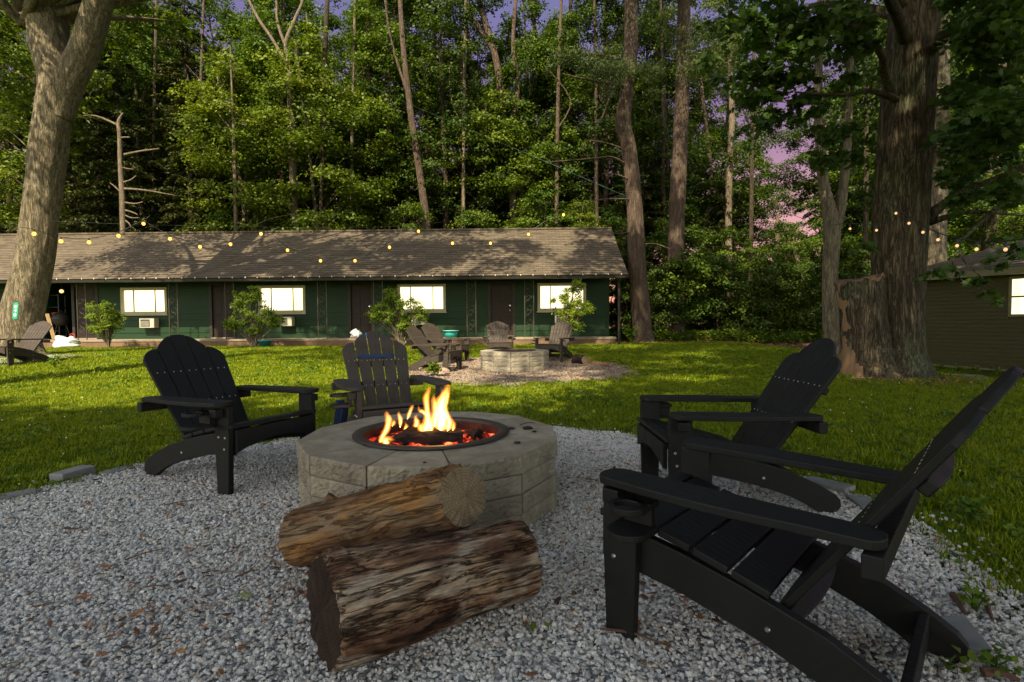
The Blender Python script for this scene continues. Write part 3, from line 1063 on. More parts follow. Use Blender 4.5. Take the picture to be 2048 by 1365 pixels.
# ------------------------------------------------------------------ firewood logs
def wood_mat(name, cols, grey, amber, axis=0, k=1.0):
    m = NT(name)

    def co(across, along):
        v = [across] * 3
        v[axis] = along
        return m.coords(tuple(v))
    zone = m.noise(co(7, 3.2), 1.0, 5, 0.6, 0.5)
    zone2 = m.noise(co(11, 4.0), 1.0, 4, 0.6, 0.4)
    c = m.ramp(zone, [(0.34, cols[0]), (0.42, cols[1]), (0.52, cols[2]), (0.6, cols[3])])
    c = m.mix(m.ramp(zone2, [(0.5, (0, 0, 0)), (0.58, (0.85, 0.85, 0.85))]), c, grey)
    c = m.mix(m.ramp(m.noise(co(5, 2.6), 1.0, 3, 0.5, 0.6), [(0.56, (0, 0, 0)), (0.66, (0.75, 0.75, 0.75))]), c, amber)
    fib = m.noise(co(120, 8), 1.0, 8, 0.8, 0.25)
    c = m.mix(k, c, m.ramp(fib, [(0.3, (0.22, 0.2, 0.18)), (0.47, (0.75, 0.72, 0.7)), (0.6, (1.25, 1.22, 1.18)), (0.75, (1.7, 1.65, 1.55))]), 'MULTIPLY')
    cr = m.math('ABSOLUTE', m.math('SUBTRACT', m.noise(co(26, 2.2), 1.0, 5, 0.65, 0.5), 0.5))
    crack = m.ramp(cr, [(0.0, (0.08, 0.06, 0.05)), (0.016, (0.5, 0.46, 0.42)), (0.035, (1, 1, 1))])
    c = m.mix(0.95 * k, c, crack, 'MULTIPLY')
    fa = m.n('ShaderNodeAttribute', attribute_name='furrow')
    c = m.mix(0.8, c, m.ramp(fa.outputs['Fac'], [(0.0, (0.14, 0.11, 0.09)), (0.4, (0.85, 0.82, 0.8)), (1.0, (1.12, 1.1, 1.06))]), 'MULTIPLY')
    h = m.math('ADD', m.math('MULTIPLY', fib, 0.5), m.math('ADD', m.math('MULTIPLY', crack, 0.5), zone))
    m.bsdf(c, 0.82, h, 1.0, 0.012, 0.2)
    return m.mat


def endgrain(name, c1, c2, ring):
    m = NT(name)
    co = m.coords((0.3, 1, 1))
    wv = m.n('ShaderNodeTexWave', i_Scale=26.0, i_Distortion=3.0, i_Detail=4.0)
    wv.wave_type = 'RINGS'
    wv.rings_direction = 'X'
    m.l(m.coords((1, 1, 1)), wv.inputs[0])
    f = m.noise(co, 12, 8, 0.7)
    c = m.ramp(f, [(0.3, c1), (0.7, c2)])
    c = m.mix(m.math('MULTIPLY', wv.outputs['Fac'], 0.5), c, ring)
    # radial checks
    sp = m.n('ShaderNodeSeparateXYZ')
    m.l(m.n('ShaderNodeTexCoord').outputs['Object'], sp.inputs[0])
    ang = m.math('ARCTAN2', sp.outputs['Z'], sp.outputs['Y'])
    cb = m.n('ShaderNodeCombineXYZ')
    m.l(ang, cb.inputs[0])
    cr = m.noise(cb.outputs[0], 8.0, 3, 0.6)
    rays = m.ramp(cr, [(0.54, (1, 1, 1)), (0.58, (0.3, 0.25, 0.2)), (0.62, (1, 1, 1))])
    c = m.mix(0.45, c, rays, 'MULTIPLY')
    m.bsdf(c, 0.85, m.math('ADD', f, cr), 0.7, 0.006, 0.15)
    return m.mat


def firewood(name, a, b, ra, rb, mats, label, nA=None, nB=None, seed=0, bark=None, sides=150, rings=130, knots=(), furrow=0.035):
    """Log from a to b in its own frame (x along the grain); nA, nB tilt the sawn ends."""
    a, b = Vector(a), Vector(b)
    ax = (b - a).normalized()
    Lg = (b - a).length
    q = ax.to_track_quat('X', 'Z')
    Mx = Matrix.Translation(a) @ q.to_matrix().to_4x4()
    V, F, mi, FU = [], [], [], []
    for i in range(rings + 1):
        t = i / rings
        x = t * Lg
        for k in range(sides):
            th = 2 * math.pi * k / sides
            d = Vector((0, math.cos(th), math.sin(th)))
            r = ra + (rb - ra) * t
            lump = noise.noise(Vector((t * 2.2 + seed, d.y * 1.1, d.z * 1.1))) * 0.17
            ridge = noise.noise(Vector((t * 3.0 + seed * 3, math.cos(th) * 6, math.sin(th) * 6))) * 0.05
            fine = noise.noise(Vector((t * 7 + seed * 5, math.cos(th) * 19, math.sin(th) * 19))) * 0.022
            kn = 0
            for kt, kth, ks, kh in knots:
                dd = ((t - kt) * Lg / ks) ** 2 + (((th - kth + math.pi) % (2 * math.pi) - math.pi) * r / ks) ** 2
                kn += kh * math.exp(-dd)
            bk = 0
            if bark:
                bt0, bt1, b0, b1 = bark
                if bt0 < t + 0.04 * noise.noise(Vector((th * 3, 0, 1))) < bt1 and b0 < th + 0.2 * noise.noise(Vector((t * 9, 0, seed))) < b1:
                    bk = 0.012 + 0.01 * noise.noise(Vector((t * 30, th * 12, 2)))
            fu = abs(noise.noise(Vector((t * 2.6 + seed * 7, math.cos(th) * 5 + 0.5 * noise.noise(Vector((t * 5, th, seed))), math.sin(th) * 5)))) + 0.5 * abs(noise.noise(Vector((t * 5 + seed * 2, math.cos(th) * 13, math.sin(th) * 13))))
            fu = min(1.0, fu / 0.16)
            FU.append(fu)
            rr = r * (1 + lump + ridge + fine - furrow * (1 - fu)) + kn + bk
            ed = min(t, 1 - t) * Lg
            rr *= 1 - 0.06 * max(0, 1 - ed / 0.02) ** 2
            pt = d * rr
            off = 0
            if nA and t < 0.45: off = -(pt.y * nA[0] + pt.z * nA[1]) * (1 - t / 0.45)
            if nB and t > 0.55: off = -(pt.y * nB[0] + pt.z * nB[1]) * (t - 0.55) / 0.45
            jag = 0.012 * noise.noise(Vector((math.cos(th) * 4, math.sin(th) * 4, seed))) + 0.006 * noise.noise(Vector((math.cos(th) * 14, math.sin(th) * 14, seed)))
            off += jag * (max(0, 1 - t * Lg / 0.06) - max(0, 1 - (1 - t) * Lg / 0.06))
            V.append((x + off, pt.y, pt.z))
    for i in range(rings):
        for k in range(sides):
            k2 = (k + 1) % sides
            F.append((i * sides + k, (i + 1) * sides + k, (i + 1) * sides + k2, i * sides + k2))
            mi.append(0)
    mb = MB()
    mb.add(V, F)
    o = mb.build(name, mats[0], sm=True)
    at = o.data.attributes.new('furrow', 'FLOAT', 'POINT')
    at.data.foreach_set('value', FU)
    o.matrix_world = Mx
    for e, base in ((0, 0), (1, rings * sides)):
        cap = MB()
        cen = sum((Vector(V[base + k]) for k in range(sides)), Vector()) / sides
        VV = []
        nr = 7
        for j in range(nr + 1):
            for k in range(sides):
                p = cen.lerp(Vector(V[base + k]), (j + 0.001) / nr)
                p.x += (0.004 if e else -0.004) * (1 - j / nr) + 0.004 * noise.noise(p * 40) * (1 if 0 < j < nr else 0)
                VV.append(tuple(p))
        FF = []
        for j in range(nr):
            for k in range(sides):
                k2 = (k + 1) % sides
                f = (j * sides + k, (j + 1) * sides + k, (j + 1) * sides + k2, j * sides + k2)
                FF.append(f if not e else tuple(reversed(f)))
        cap.add(VV, FF)
        cap.build('cut_end', mats[1] if e else mats[2], o)
    return tag(o, label, 'log', 'firewood logs by the fire pit')


W1 = wood_mat('peeled_log', [(0.06, 0.031, 0.016), (0.15, 0.08, 0.04), (0.23, 0.13, 0.065), (0.31, 0.2, 0.11)], (0.22, 0.155, 0.1), (0.34, 0.175, 0.055), k=0.65)
W2 = wood_mat('weathered_log', [(0.03, 0.016, 0.011), (0.11, 0.055, 0.034), (0.23, 0.14, 0.09), (0.4, 0.29, 0.2)], (0.38, 0.33, 0.28), (0.06, 0.027, 0.018))
E1 = endgrain('pale_end_grain', (0.17, 0.125, 0.08), (0.33, 0.26, 0.175), (0.15, 0.1, 0.06))
E2 = endgrain('dark_end_grain', (0.02, 0.013, 0.01), (0.055, 0.036, 0.027), (0.015, 0.01, 0.008))
log_a = firewood('firewood_log', (-0.93, 2.22, 0.125), (-0.19, 2.06, 0.36), 0.122, 0.118, (W1, E1, W1),
                 'reddish brown peeled log with a pale sawn end propped on the other log', nB=(-0.48, 0.08), seed=3, bark=(0.78, 0.985, 1.2, 2.4),
                 knots=((0.25, 1.4, 0.02, 0.03), (0.8, 3.9, 0.03, -0.02), (0.5, 2.9, 0.05, 0.012), (0.3, 2.6, 0.04, -0.012)))
log_b = firewood('firewood_log', (-0.585, 1.575, 0.172), (0.03, 1.97, 0.152), 0.160, 0.145, (W2, W2, E2),
                 'weathered grey and dark brown log with a dark sawn end lying on the gravel', nA=(0.1, 0.0), seed=8,
                 knots=((0.05, 1.5, 0.04, 0.02), (0.6, 3.4, 0.04, -0.01)))

# ------------------------------------------------------------------ Adirondack chairs
YZ = Matrix(((0, 0, 1, 0), (1, 0, 0, 0), (0, 1, 0, 0), (0, 0, 0, 1)))   # outline (y, z), thickness along x


def chair(loc, rz, mat, label, group, nsl=5, cup=0, gap=0.006, bolts=True, detail=True):
    t = empty('adirondack_chair', loc, rz)
    tag(t, label, 'chair', group)
    bv = 0.004 if detail else 0.003
    FX = 0.315
    for s in (-1, 1):
        MB().prism([(-0.055, -0.01), (0.05, -0.01), (0.062, 0.3), (0.062, 0.53), (-0.062, 0.53), (-0.066, 0.3)], s * FX - 0.018, s * FX + 0.018, YZ).build('front_leg', mat, t, bevel=bv)
        so = [(0.045, 0.375), (0.045, 0.235), (-0.2, 0.205), (-0.45, 0.145), (-0.62, 0.085), (-0.71, 0.04), (-0.77, 0.0), (-0.83, -0.008), (-0.88, 0.0), (-0.9, 0.03), (-0.895, 0.065), (-0.87, 0.095), (-0.79, 0.145), (-0.62, 0.225), (-0.4, 0.29), (-0.2, 0.335)]
        MB().prism(so, s * (FX - 0.039) - 0.018, s * (FX - 0.039) + 0.018, YZ).build('side_rail', mat, t, bevel=bv)
    MB().box(-(FX - 0.058), FX - 0.058, -0.80, -0.772, 0.055, 0.135).build('rear_stretcher', mat, t, bevel=bv)
    # front apron with an arched lower edge
    ap = [(-FX + 0.02, 0.385), (FX - 0.02, 0.385)] + [(x_, 0.245 + 0.055 * (1 - (x_ / (FX - 0.02)) ** 2)) for x_ in np.linspace(FX - 0.02, -FX + 0.02, 13)]
    MB().prism(ap, -0.088, -0.062, Matrix.Rotation(rad(90), 4, 'X')).build('apron', mat, t, bevel=bv)
    # seat slats follow the rails
    ys = [(0.085, 0.392), (0.005, 0.388), (-0.115, 0.363), (-0.235, 0.335), (-0.355, 0.303), (-0.475, 0.268)]
    for i in range(5):
        (y1, z1), (y0, z0) = ys[i], ys[i + 1]
        an = math.atan2(z1 - z0, y1 - y0)
        wd = math.hypot(y1 - y0, z1 - z0) - 0.012
        m_ = Matrix.Translation((0, (y0 + y1) / 2, (z0 + z1) / 2 + 0.004)) @ Matrix.Rotation(an, 4, 'X')
        hw = FX - 0.025 if i else FX + 0.012
        MB().box(-hw, hw, -wd / 2, wd / 2, 0, 0.024, m_).build('seat_slat', mat, t, bevel=bv)
    # back
    base, top = Vector((0, -0.46, 0.185)), Vector((0, -0.985, 0.945))
    up = (top - base)
    Lb = up.length
    ang = math.atan2(-(up.y), up.z)
    BMx = Matrix.Translation(base) @ Matrix.Rotation(ang, 4, 'X') @ Matrix.Rotation(rad(90), 4, 'X')   # (x, along, -thick)
    wt, wb = 0.59, 0.47

    def prof(xx):
        ax_ = abs(xx)
        if nsl == 5:
            c = wt * 0.3
            if ax_ <= c: return Lb - 0.115 * (ax_ / c) ** 2.3
            u = (ax_ - c) / (wt / 2 - c)
            return Lb - 0.116 - 0.11 * (1 - math.sqrt(max(0, 1 - (min(u, 0.999)) ** 2)))
        return Lb - 0.02 - 0.9 * ax_ ** 1.6 if ax_ < wt * 0.36 else Lb - 0.02 - 0.9 * (wt * 0.36) ** 1.6 - 0.02 - 0.45 * (ax_ - wt * 0.36)
    for i in range(nsl):
        x0t, x1t = -wt / 2 + wt * i / nsl + gap / 2, -wt / 2 + wt * (i + 1) / nsl - gap / 2
        x0b, x1b = -wb / 2 + wb * i / nsl + gap / 2, -wb / 2 + wb * (i + 1) / nsl - gap / 2
        pts = [(x0b, 0.0), (x1b, 0.0)]
        for k in range(9):
            xx = x1t + (x0t - x1t) * k / 8
            pts.append((xx, prof(xx)))
        MB().prism(pts, -0.011, 0.011, BMx).build('back_slat', mat, t, bevel=bv)
    # bowed upper brace, arm-level brace, lower brace
    for h, hw, dp, nm in ((0.60, 0.262, 0.03, 'back_brace'), (0.06, 0.245, 0.035, 'lower_brace')):
        pts = [(-hw, 0.0), (hw, 0.0)] + [(x_, dp + 0.018 * (1 - (x_ / hw) ** 2)) for x_ in np.linspace(hw, -hw, 7)]
        mb = MB()
        mb.prism([(a, b) for a, b in pts], -0.02, 0.02, BMx @ Matrix.Translation((0, h, 0.0125)) @ Matrix.Rotation(rad(90), 4, 'X'))
        mb.build(nm, mat, t, bevel=bv)
    yb = -0.46 - 0.525 * (0.508 - 0.185) / 0.76 - 0.018
    MB().box(-0.40, 0.40, yb - 0.055, yb - 0.008, 0.455, 0.515).build('arm_brace', mat, t, bevel=bv)
    # arms: bowed outer edge, rounded ends, a little lower behind
    tilt = Matrix.Translation((0, 0.0, 0.532)) @ Matrix.Rotation(rad(0.9), 4, 'X')
    for s in (-1, 1):
        o_, i_ = [], []
        for k in range(13):
            u = k / 12
            y = 0.01 - u * 0.725
            bow = 0.068 + 0.018 * math.sin(math.pi * min(1, u * 1.25)) - 0.028 * max(0, u - 0.6)
            o_.append((FX + 0.02 + bow, y))
            i_.append((FX + 0.02 - 0.072 + 0.012 * u, y))
        fr_, re_ = [], []
        for k in range(1, 8):
            a = math.pi * k / 8
            cx_, hw = (o_[0][0] + i_[0][0]) / 2, (o_[0][0] - i_[0][0]) / 2
            fr_.append((cx_ - hw * math.cos(a), 0.01 + 0.05 * math.sin(a)))
            cx_, hw = (o_[-1][0] + i_[-1][0]) / 2, (o_[-1][0] - i_[-1][0]) / 2
            re_.append((cx_ + hw * math.cos(a), o_[-1][1] - 0.04 * math.sin(a)))
        pts = [(s * a, b) for a, b in (i_[::-1] + fr_ + o_ + re_)]
        if s > 0: pts = pts[::-1]
        MB().prism(pts, 0.0, 0.026, tilt).build('arm', mat, t, bevel=bv)
        MB().prism([(-0.03, 0.518), (0.03, 0.518), (0.03, 0.47), (-0.03, 0.47)], s * (FX + 0.02), s * (FX + 0.075), YZ).build('arm_bracket', mat, t, bevel=bv)
    if cup:
        c = Matrix.Translation((cup * (FX + 0.125), -0.095, 0))
        ho = MB().lathe([(0.041, 0.483), (0.041, 0.503), (0.062, 0.503), (0.062, 0.483)], 32, c, closed=True)
        k0, k1 = sorted((cup * (FX + 0.02) - cup * (FX + 0.125), -cup * 0.038))
        ho.box(k0, k1, -0.058, 0.058, 0.483, 0.503, c)
        hb = ho.build('cup_holder', mat, t, bevel=0.003)
        tr_ = [(0.066 * math.cos(a), 0.066 * math.sin(a)) for a in np.linspace(-math.pi / 2, math.pi / 2, 13)]
        tr_ = [(cup * a, b) for a, b in tr_] + [(-cup * 0.09, 0.066), (-cup * 0.09, -0.066)]
        if cup < 0: tr_ = tr_[::-1]
        MB().prism(tr_, 0.405, 0.425, c).build('cup_tray', mat, hb, bevel=0.003)
        k0, k1 = sorted((-cup * 0.088, -cup * 0.065))
        MB().box(k0, k1, -0.05, 0.05, 0.426, 0.4825, c).build('cup_bracket', mat, hb)
    if bolts:
        bm = MB().lathe([(0, 0.004), (0.006, 0.0035), (0.0085, 0.0), (0, 0)], 8).mesh('bolt', M['metal_bolt'])
        for s in (-1, 1):
            ry = rad(90) * s
            for y, z in ((-0.03, 0.34), (0.03, 0.34), (0.02, 0.27), (0.0, 0.485)):
                link('bolt', bm, t, (s * (FX + 0.0182), y, z), (0, ry, 0))
            link('bolt', bm, t, (s * (FX - 0.0208), -0.47, 0.19), (0, ry, 0))
        sm_ = MB().lathe([(0, 0.0015), (0.0035, 0.001), (0.0045, 0.0), (0, 0)], 6).mesh('screw', M['metal_bolt'])
        for h in (0.61, 0.36):
            wv_ = wb + (wt - wb) * h / Lb
            for i in range(nsl):
                for q in (0.28, 0.72):
                    xx = -wv_ / 2 + wv_ * (i + q) / nsl
                    o = link('screw', sm_, t)
                    o.matrix_local = BMx @ Matrix.Translation((xx, h, -0.0112)) @ Matrix.Rotation(math.pi, 4, 'X')
    return t


def face(dx, dy):
    """Heading that turns local +Y to (dx, dy)."""
    return math.atan2(-dx, dy)


GZ = 0.022
chair_a = chair((0.556, 1.925, 0.012), face(-0.735, 0.678), M['black'], 'large black Adirondack chair at the lower right, seen from its cup holder side', 'black chairs round the burning pit', cup=-1)
chair_b = chair((0.885, 3.06, GZ), face(-1, -0.0), M['black'], 'black Adirondack chair in front of the big oak, facing the fire', 'black chairs round the burning pit', cup=1)
chair_c = chair((-1.605, 3.44, GZ), face(0.893, -0.45), M['black'], 'black Adirondack chair on the left side of the burning fire pit', 'black chairs round the burning pit', cup=1)
chair_d = chair((-0.853, 3.99, GZ), face(0.45, -0.89), M['taupe'], 'dark taupe Adirondack chair behind the flames with a blue strap on its back', None, cup=1, gap=0.010)

chair_a.scale = (0.935, 0.955, 0.97)
chair_b.scale = (0.97, 0.97, 0.97)
# brown chairs round the far pit and by the forked tree
gb = 'weathered brown chairs out on the lawn'
far_specs = [((-1.22, 10.75), (0.93, -0.33), 'nearer of the two brown Adirondack chairs left of the far pit'),
             ((-1.25, 12.2), (0.8, -0.55), 'brown Adirondack chair with sunlit back, second left of the far pit'),
             ((-0.3, 13.05), (0.1, -1), 'brown Adirondack chair right behind the far pit, in front of a brown door'),
             ((0.88, 12.5), (-0.42, -0.85), 'grey brown Adirondack chair on the right side of the far pit'),
             ((-10.7, 10.9), (-0.15, -0.99), 'weathered brown Adirondack chair in front of the big forked tree')]
brown0 = None
for (x, y), f, lb in far_specs:
    if brown0 is None:
        brown0 = chair((x, y, zg(x, y) + 0.02), face(*f), M['brown'], lb, gb, nsl=7, cup=1, detail=False)
    else:
        c = copy_tree(brown0)
        c.location = (x, y, zg(x, y) + 0.02)
        c.rotation_euler = (0, 0, face(*f))
        c['label'] = lb
# blue strap round the upper slats, blue cloth hanging under the taupe chair
bl = simple('blue_webbing', (0.012, 0.03, 0.11), (0.02, 0.05, 0.16), 0.6, 30)
sb_ = MB()
sb_.box(-0.165, 0.165, 0.635, 0.665, 0.0125, 0.0155).box(-0.165, 0.165, 0.635, 0.665, -0.0155, -0.0125)
base_, top_ = Vector((0, -0.46, 0.185)), Vector((0, -0.985, 0.945))
ag = math.atan2(-(top_ - base_).y, (top_ - base_).z)
so_ = sb_.build('strap', bl)
so_.matrix_world = Matrix.Translation(chair_d.location) @ Matrix.Rotation(chair_d.rotation_euler.z, 4, 'Z') @ Matrix.Translation(base_) @ Matrix.Rotation(ag, 4, 'X') @ Matrix.Rotation(rad(90), 4, 'X')
tag(so_, 'dark blue strap tied across the upper slats of the taupe chair', 'strap')
cl = MB()
V, F = [], []
for i in range(15):
    for j in range(13):
        u, v = i / 14, j / 12
        x = 0.40 + 0.035 * math.sin(u * 21 + v * 2) + 0.03 * v
        V.append((x, -0.1 - 0.22 * u + 0.01 * math.sin(v * 9), 0.42 - 0.4 * v + 0.008 * math.sin(u * 9)))
for i in range(14):
    for j in range(12):
        a = i * 13 + j
        F.append((a, a + 13, a + 14, a + 1))
cl.add(V, F)
co_ = cl.build('cloth', simple('blue_cloth', (0.012, 0.03, 0.09), (0.03, 0.06, 0.16), 0.8, 14, 0.5, 0.01), sm=True)
sd_ = co_.modifiers.new('thick', 'SOLIDIFY')
sd_.thickness = 0.004
co_.matrix_world = Matrix.Translation(chair_d.location) @ Matrix.Rotation(chair_d.rotation_euler.z, 4, 'Z')
tag(co_, 'crumpled dark blue cloth hanging below the cup holder of the taupe chair', 'cloth')
# ------------------------------------------------------------------ trees
R.seed(101)
RNG = np.random.default_rng(11)


def leaf_mesh(name, pos, nrm, size, aspect, shade, mats, tip=None, lobes=False):
    """Many separate leaves: one bent four-cornered blade each (or a lobed one)."""
    n = len(pos)
    nrm = nrm / np.linalg.norm(nrm, axis=1, keepdims=True)
    if tip is None:
        tip = RNG.normal(size=(n, 3))
    t = tip - nrm * np.sum(tip * nrm, axis=1, keepdims=True)
    t /= np.linalg.norm(t, axis=1, keepdims=True) + 1e-9
    b = np.cross(nrm, t)
    L = size[:, None]
    W = L * aspect
    if not lobes:
        tmpl = [(0, -0.5, 0), (0.5, 0.0, 0.12), (0, 0.5, -0.05), (-0.5, 0.0, 0.12)]
        faces = [(0, 1, 2, 3)]
    else:
        pts = [(0, -0.45), (0.12, -0.3), (0.38, -0.36), (0.3, -0.12), (0.55, 0.05), (0.24, 0.08), (0.3, 0.33), (0.1, 0.26), (0, 0.55), (-0.1, 0.26), (-0.3, 0.33), (-0.24, 0.08), (-0.55, 0.05), (-0.3, -0.12), (-0.38, -0.36), (-0.12, -0.3)]
        tmpl = [(x, y, -0.25 * (x * x + 0.4 * y * y)) for x, y in pts]
        faces = [(0, 1, 2, 3, 4, 5, 6, 7, 8, 9, 10, 11, 12, 13, 14, 15)]
    k = len(tmpl)
    V = np.zeros((n, k, 3))
    for i, (x, y, z) in enumerate(tmpl):
        V[:, i] = pos + b * W * x + t * L * y + nrm * L * z
    me = bpy.data.meshes.new(name)
    me.vertices.add(n * k)
    me.vertices.foreach_set('co', V.reshape(-1))
    nf = len(faces)
    me.loops.add(n * k)
    me.loops.foreach_set('vertex_index', np.arange(n * k, dtype=np.int32))
    me.polygons.add(n)
    me.polygons.foreach_set('loop_start', np.arange(n, dtype=np.int32) * k)
    me.polygons.foreach_set('loop_total', np.full(n, k, dtype=np.int32))
    at = me.attributes.new('shade', 'FLOAT', 'FACE')
    at.data.foreach_set('value', np.clip(shade, 0, 1).astype(np.float32))
    me.materials.append(mats)
    me.update()
    me.validate()
    return me


def sprays(centers, outs, rads, per, leaf, flat=0.3, droop=0.25, upb=1.0, seed=0):
    """Leaves in flattened, drooping layers round each spray centre."""
    rng = np.random.default_rng(seed)
    Ps, Ns, Ss, Sh = [], [], [], []
    for c, o, r in zip(centers, outs, rads):
        m = max(8, int(per * r * r))
        u = rng.normal(size=(m, 3)) * 0.45
        rr = np.linalg.norm(u, axis=1, keepdims=True)
        u = u / np.maximum(rr, 1e-6) * np.minimum(rr, 1.05)
        u[:, 2] *= flat
        # sub-clumps for gaps
        k = rng.normal(size=(6, 3)) * 0.5
        k[:, 2] *= flat
        pick = rng.integers(0, 6, m)
        mixf = rng.uniform(0.25, 0.8, (m, 1))
        u = u * mixf + k[pick] * (1 - mixf)
        hor = np.linalg.norm(u[:, :2], axis=1)
        u[:, 2] -= droop * hor ** 1.6
        Ps.append(c + u * r)
        nn = rng.normal(size=(m, 3)) * 0.55
        nn[:, 2] += upb
        nn += np.concatenate([u[:, :2], np.zeros((m, 1))], axis=1) * 0.7 + o * 0.25
        Ns.append(nn)
        Ss.append(rng.uniform(0.7, 1.25, m) * leaf)
        Sh.append(np.clip(rng.normal(0.5, 0.16, m) + rng.normal(0, 0.1), 0, 1))
    return np.concatenate(Ps), np.concatenate(Ns), np.concatenate(Ss), np.concatenate(Sh)


def crown(seed, H, R_, z0, nspray, per, leaf, matname, shape='oval', rmin=0.6, rmax=1.25, flat=0.4, open_=0.0):
    rng = np.random.default_rng(seed)
    C_, O_, Rr = [], [], []
    tries = 0
    while len(C_) < nspray and tries < 20000:
        tries += 1
        t = rng.uniform(0, 1)
        if shape == 'oval': prof = (math.sin(math.pi * min(1, 0.12 + 0.86 * t))) ** 0.6
        elif shape == 'cone': prof = (1 - t) ** 0.8 + 0.06
        elif shape == 'dome': prof = math.sqrt(max(0, 1 - t * t)) * 0.95 + 0.08
        else: prof = 1.0
        th = rng.uniform(0, 2 * math.pi)
        lump = 0.72 + 0.42 * noise.noise(Vector((math.cos(th) * 1.6 + seed, math.sin(th) * 1.6, t * 3.2)))
        rr = R_ * prof * lump * math.sqrt(rng.uniform(0.12, 1.0))
        z = z0 + (H - z0) * t
        c = np.array([rr * math.cos(th), rr * math.sin(th), z])
        if open_ and noise.noise(Vector((c[0] * 0.5, c[1] * 0.5, c[2] * 0.45 + seed))) > 0.32 - open_: continue
        C_.append(c)
        O_.append(np.array([math.cos(th), math.sin(th), 0.2]))
        Rr.append(rng.uniform(rmin, rmax) * (0.75 + 0.35 * prof))
    p, n_, s, sh = sprays(C_, O_, Rr, per, leaf, flat=flat, seed=seed)
    return leaf_mesh('crown', p, n_, s, 0.72, sh, M[matname]), C_


def needle_crown(seed, H, R_, z0, tiers, per, matname, leaf=0.16, droop=0.35, asp=0.22):
    """Tiered drooping boughs carrying narrow needle tufts."""
    rng = np.random.default_rng(seed)
    P_, N_, T_, S_, Sh_ = [], [], [], [], []
    for i in range(tiers):
        t = (i + rng.uniform(0, 0.8)) / tiers
        z = z0 + (H - z0) * t
        rad_ = R_ * ((1 - t) ** 0.75 + 0.08)
        for b in range(rng.integers(5, 8)):
            th = rng.uniform(0, 6.283)
            L = rad_ * rng.uniform(0.6, 1.1)
            m = int(per * L)
            u = rng.uniform(0.1, 1, m) ** 0.8
            w_ = rng.normal(0, 0.22, m) * L * 0.6 * (1.15 - u)
            d = np.array([math.cos(th), math.sin(th)])
            e = np.array([-d[1], d[0]])
            x = d[0] * u * L + e[0] * w_
            y = d[1] * u * L + e[1] * w_
            zz = z + 0.12 * L * u - droop * L * u ** 2 - 0.3 * np.abs(w_) + rng.normal(0, 0.05, m)
            P_.append(np.stack([x, y, zz], 1))
            nn = rng.normal(size=(m, 3)) * 0.5
            nn[:, 2] += 0.9
            N_.append(nn)
            tt = np.stack([d[0] + e[0] * np.sign(w_) * 0.7 + rng.normal(0, 0.3, m), d[1] + e[1] * np.sign(w_) * 0.7 + rng.normal(0, 0.3, m), -0.35 + rng.normal(0, 0.25, m)], 1)
            T_.append(tt)
            S_.append(rng.uniform(0.7, 1.3, m) * leaf)
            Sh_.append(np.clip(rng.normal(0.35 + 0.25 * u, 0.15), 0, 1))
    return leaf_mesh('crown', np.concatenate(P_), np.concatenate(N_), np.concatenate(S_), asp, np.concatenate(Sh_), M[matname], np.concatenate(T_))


def trunk_mb(pts, rs, sides=14, k=8, ridge=0.05, flare=0.0, seed=0, mb=None):
    mb = mb or MB()
    z0 = pts[0][2]

    def fn(p, d, r, th, t):
        q = 1 + ridge * noise.noise(Vector((d.x * 3, d.y * 3, p.z * 0.7 + seed))) + ridge * 0.6 * noise.noise(Vector((d.x * 8, d.y * 8, p.z * 1.6 + seed)))
        if flare:
            h = max(0, 1 - (p.z - z0) / (flare * 1.0))
            q += h ** 2.2 * (0.45 + 0.5 * noise.noise(Vector((d.x * 2.2, d.y * 2.2, seed))))
        return r * q
    mb.tube(pts, rs, sides, fn=fn, smooth_path=k)
    return mb


def limbs_mb(trunk_pts, trunk_rs, targets, seed, frac=0.35, mb=None, rb=0.35, sag=0.0):
    """Boughs that leave the trunk and reach towards the leaf sprays."""
    rng = random.Random(seed)
    mb = mb or MB()
    tp = [Vector(p) for p in trunk_pts]
    for c in targets:
        if rng.random() > frac: continue
        c = Vector(c)
        # leave the trunk lower than the spray
        best = None
        for i in range(len(tp) - 1):
            for j in range(6):
                q = tp[i].lerp(tp[i + 1], j / 6)
                hd = math.hypot(c.x - q.x, c.y - q.y)
                want = c.z - 0.75 * hd
                s = abs(q.z - want)
                if best is None or s < best[0]: best = (s, q, trunk_rs[i] + (trunk_rs[i + 1] - trunk_rs[i]) * j / 6)
        _, q, r = best
        mid = q.lerp(c, 0.5) + Vector((rng.uniform(-0.2, 0.2), rng.uniform(-0.2, 0.2), rng.uniform(0.0, 0.35) - sag))
        r0 = max(0.018, r * rb * rng.uniform(0.5, 1.0))
        mb.tube([q, mid, c], [r0, r0 * 0.55, 0.008], 5, cap=False, smooth_path=3)
    return mb


# ---- forest kinds, each built once and then copied
KINDS = {}


def broadleaf_kind(key, seed, H, Rc, z0, nspray, per, leaf, leafm, barkm, r0, shape='oval', lean=0.6, open_=0.0, rmin=0.5, rmax=1.25, flat=0.48):
    rng = random.Random(seed)
    pts = [Vector((0, 0, -0.3)), Vector((rng.uniform(-0.1, 0.1), 0, H * 0.25)), Vector((rng.uniform(-1, 1) * lean * 0.5, rng.uniform(-1, 1) * lean * 0.5, H * 0.55)), Vector((rng.uniform(-1, 1) * lean, rng.uniform(-1, 1) * lean, H * 0.95))]
    rs = [r0, r0 * 0.8, r0 * 0.5, 0.03]
    tm = trunk_mb(pts, rs, 10, 6, 0.06, 0.8, seed)
    cm_, cs = crown(seed, H, Rc, z0, nspray, per, leaf, leafm, shape, rmin, rmax, flat, open_)
    limbs_mb(pts, rs, cs, seed, 0.45, tm)
    KINDS[key] = (tm.mesh('trunk', M[barkm], True), cm_)


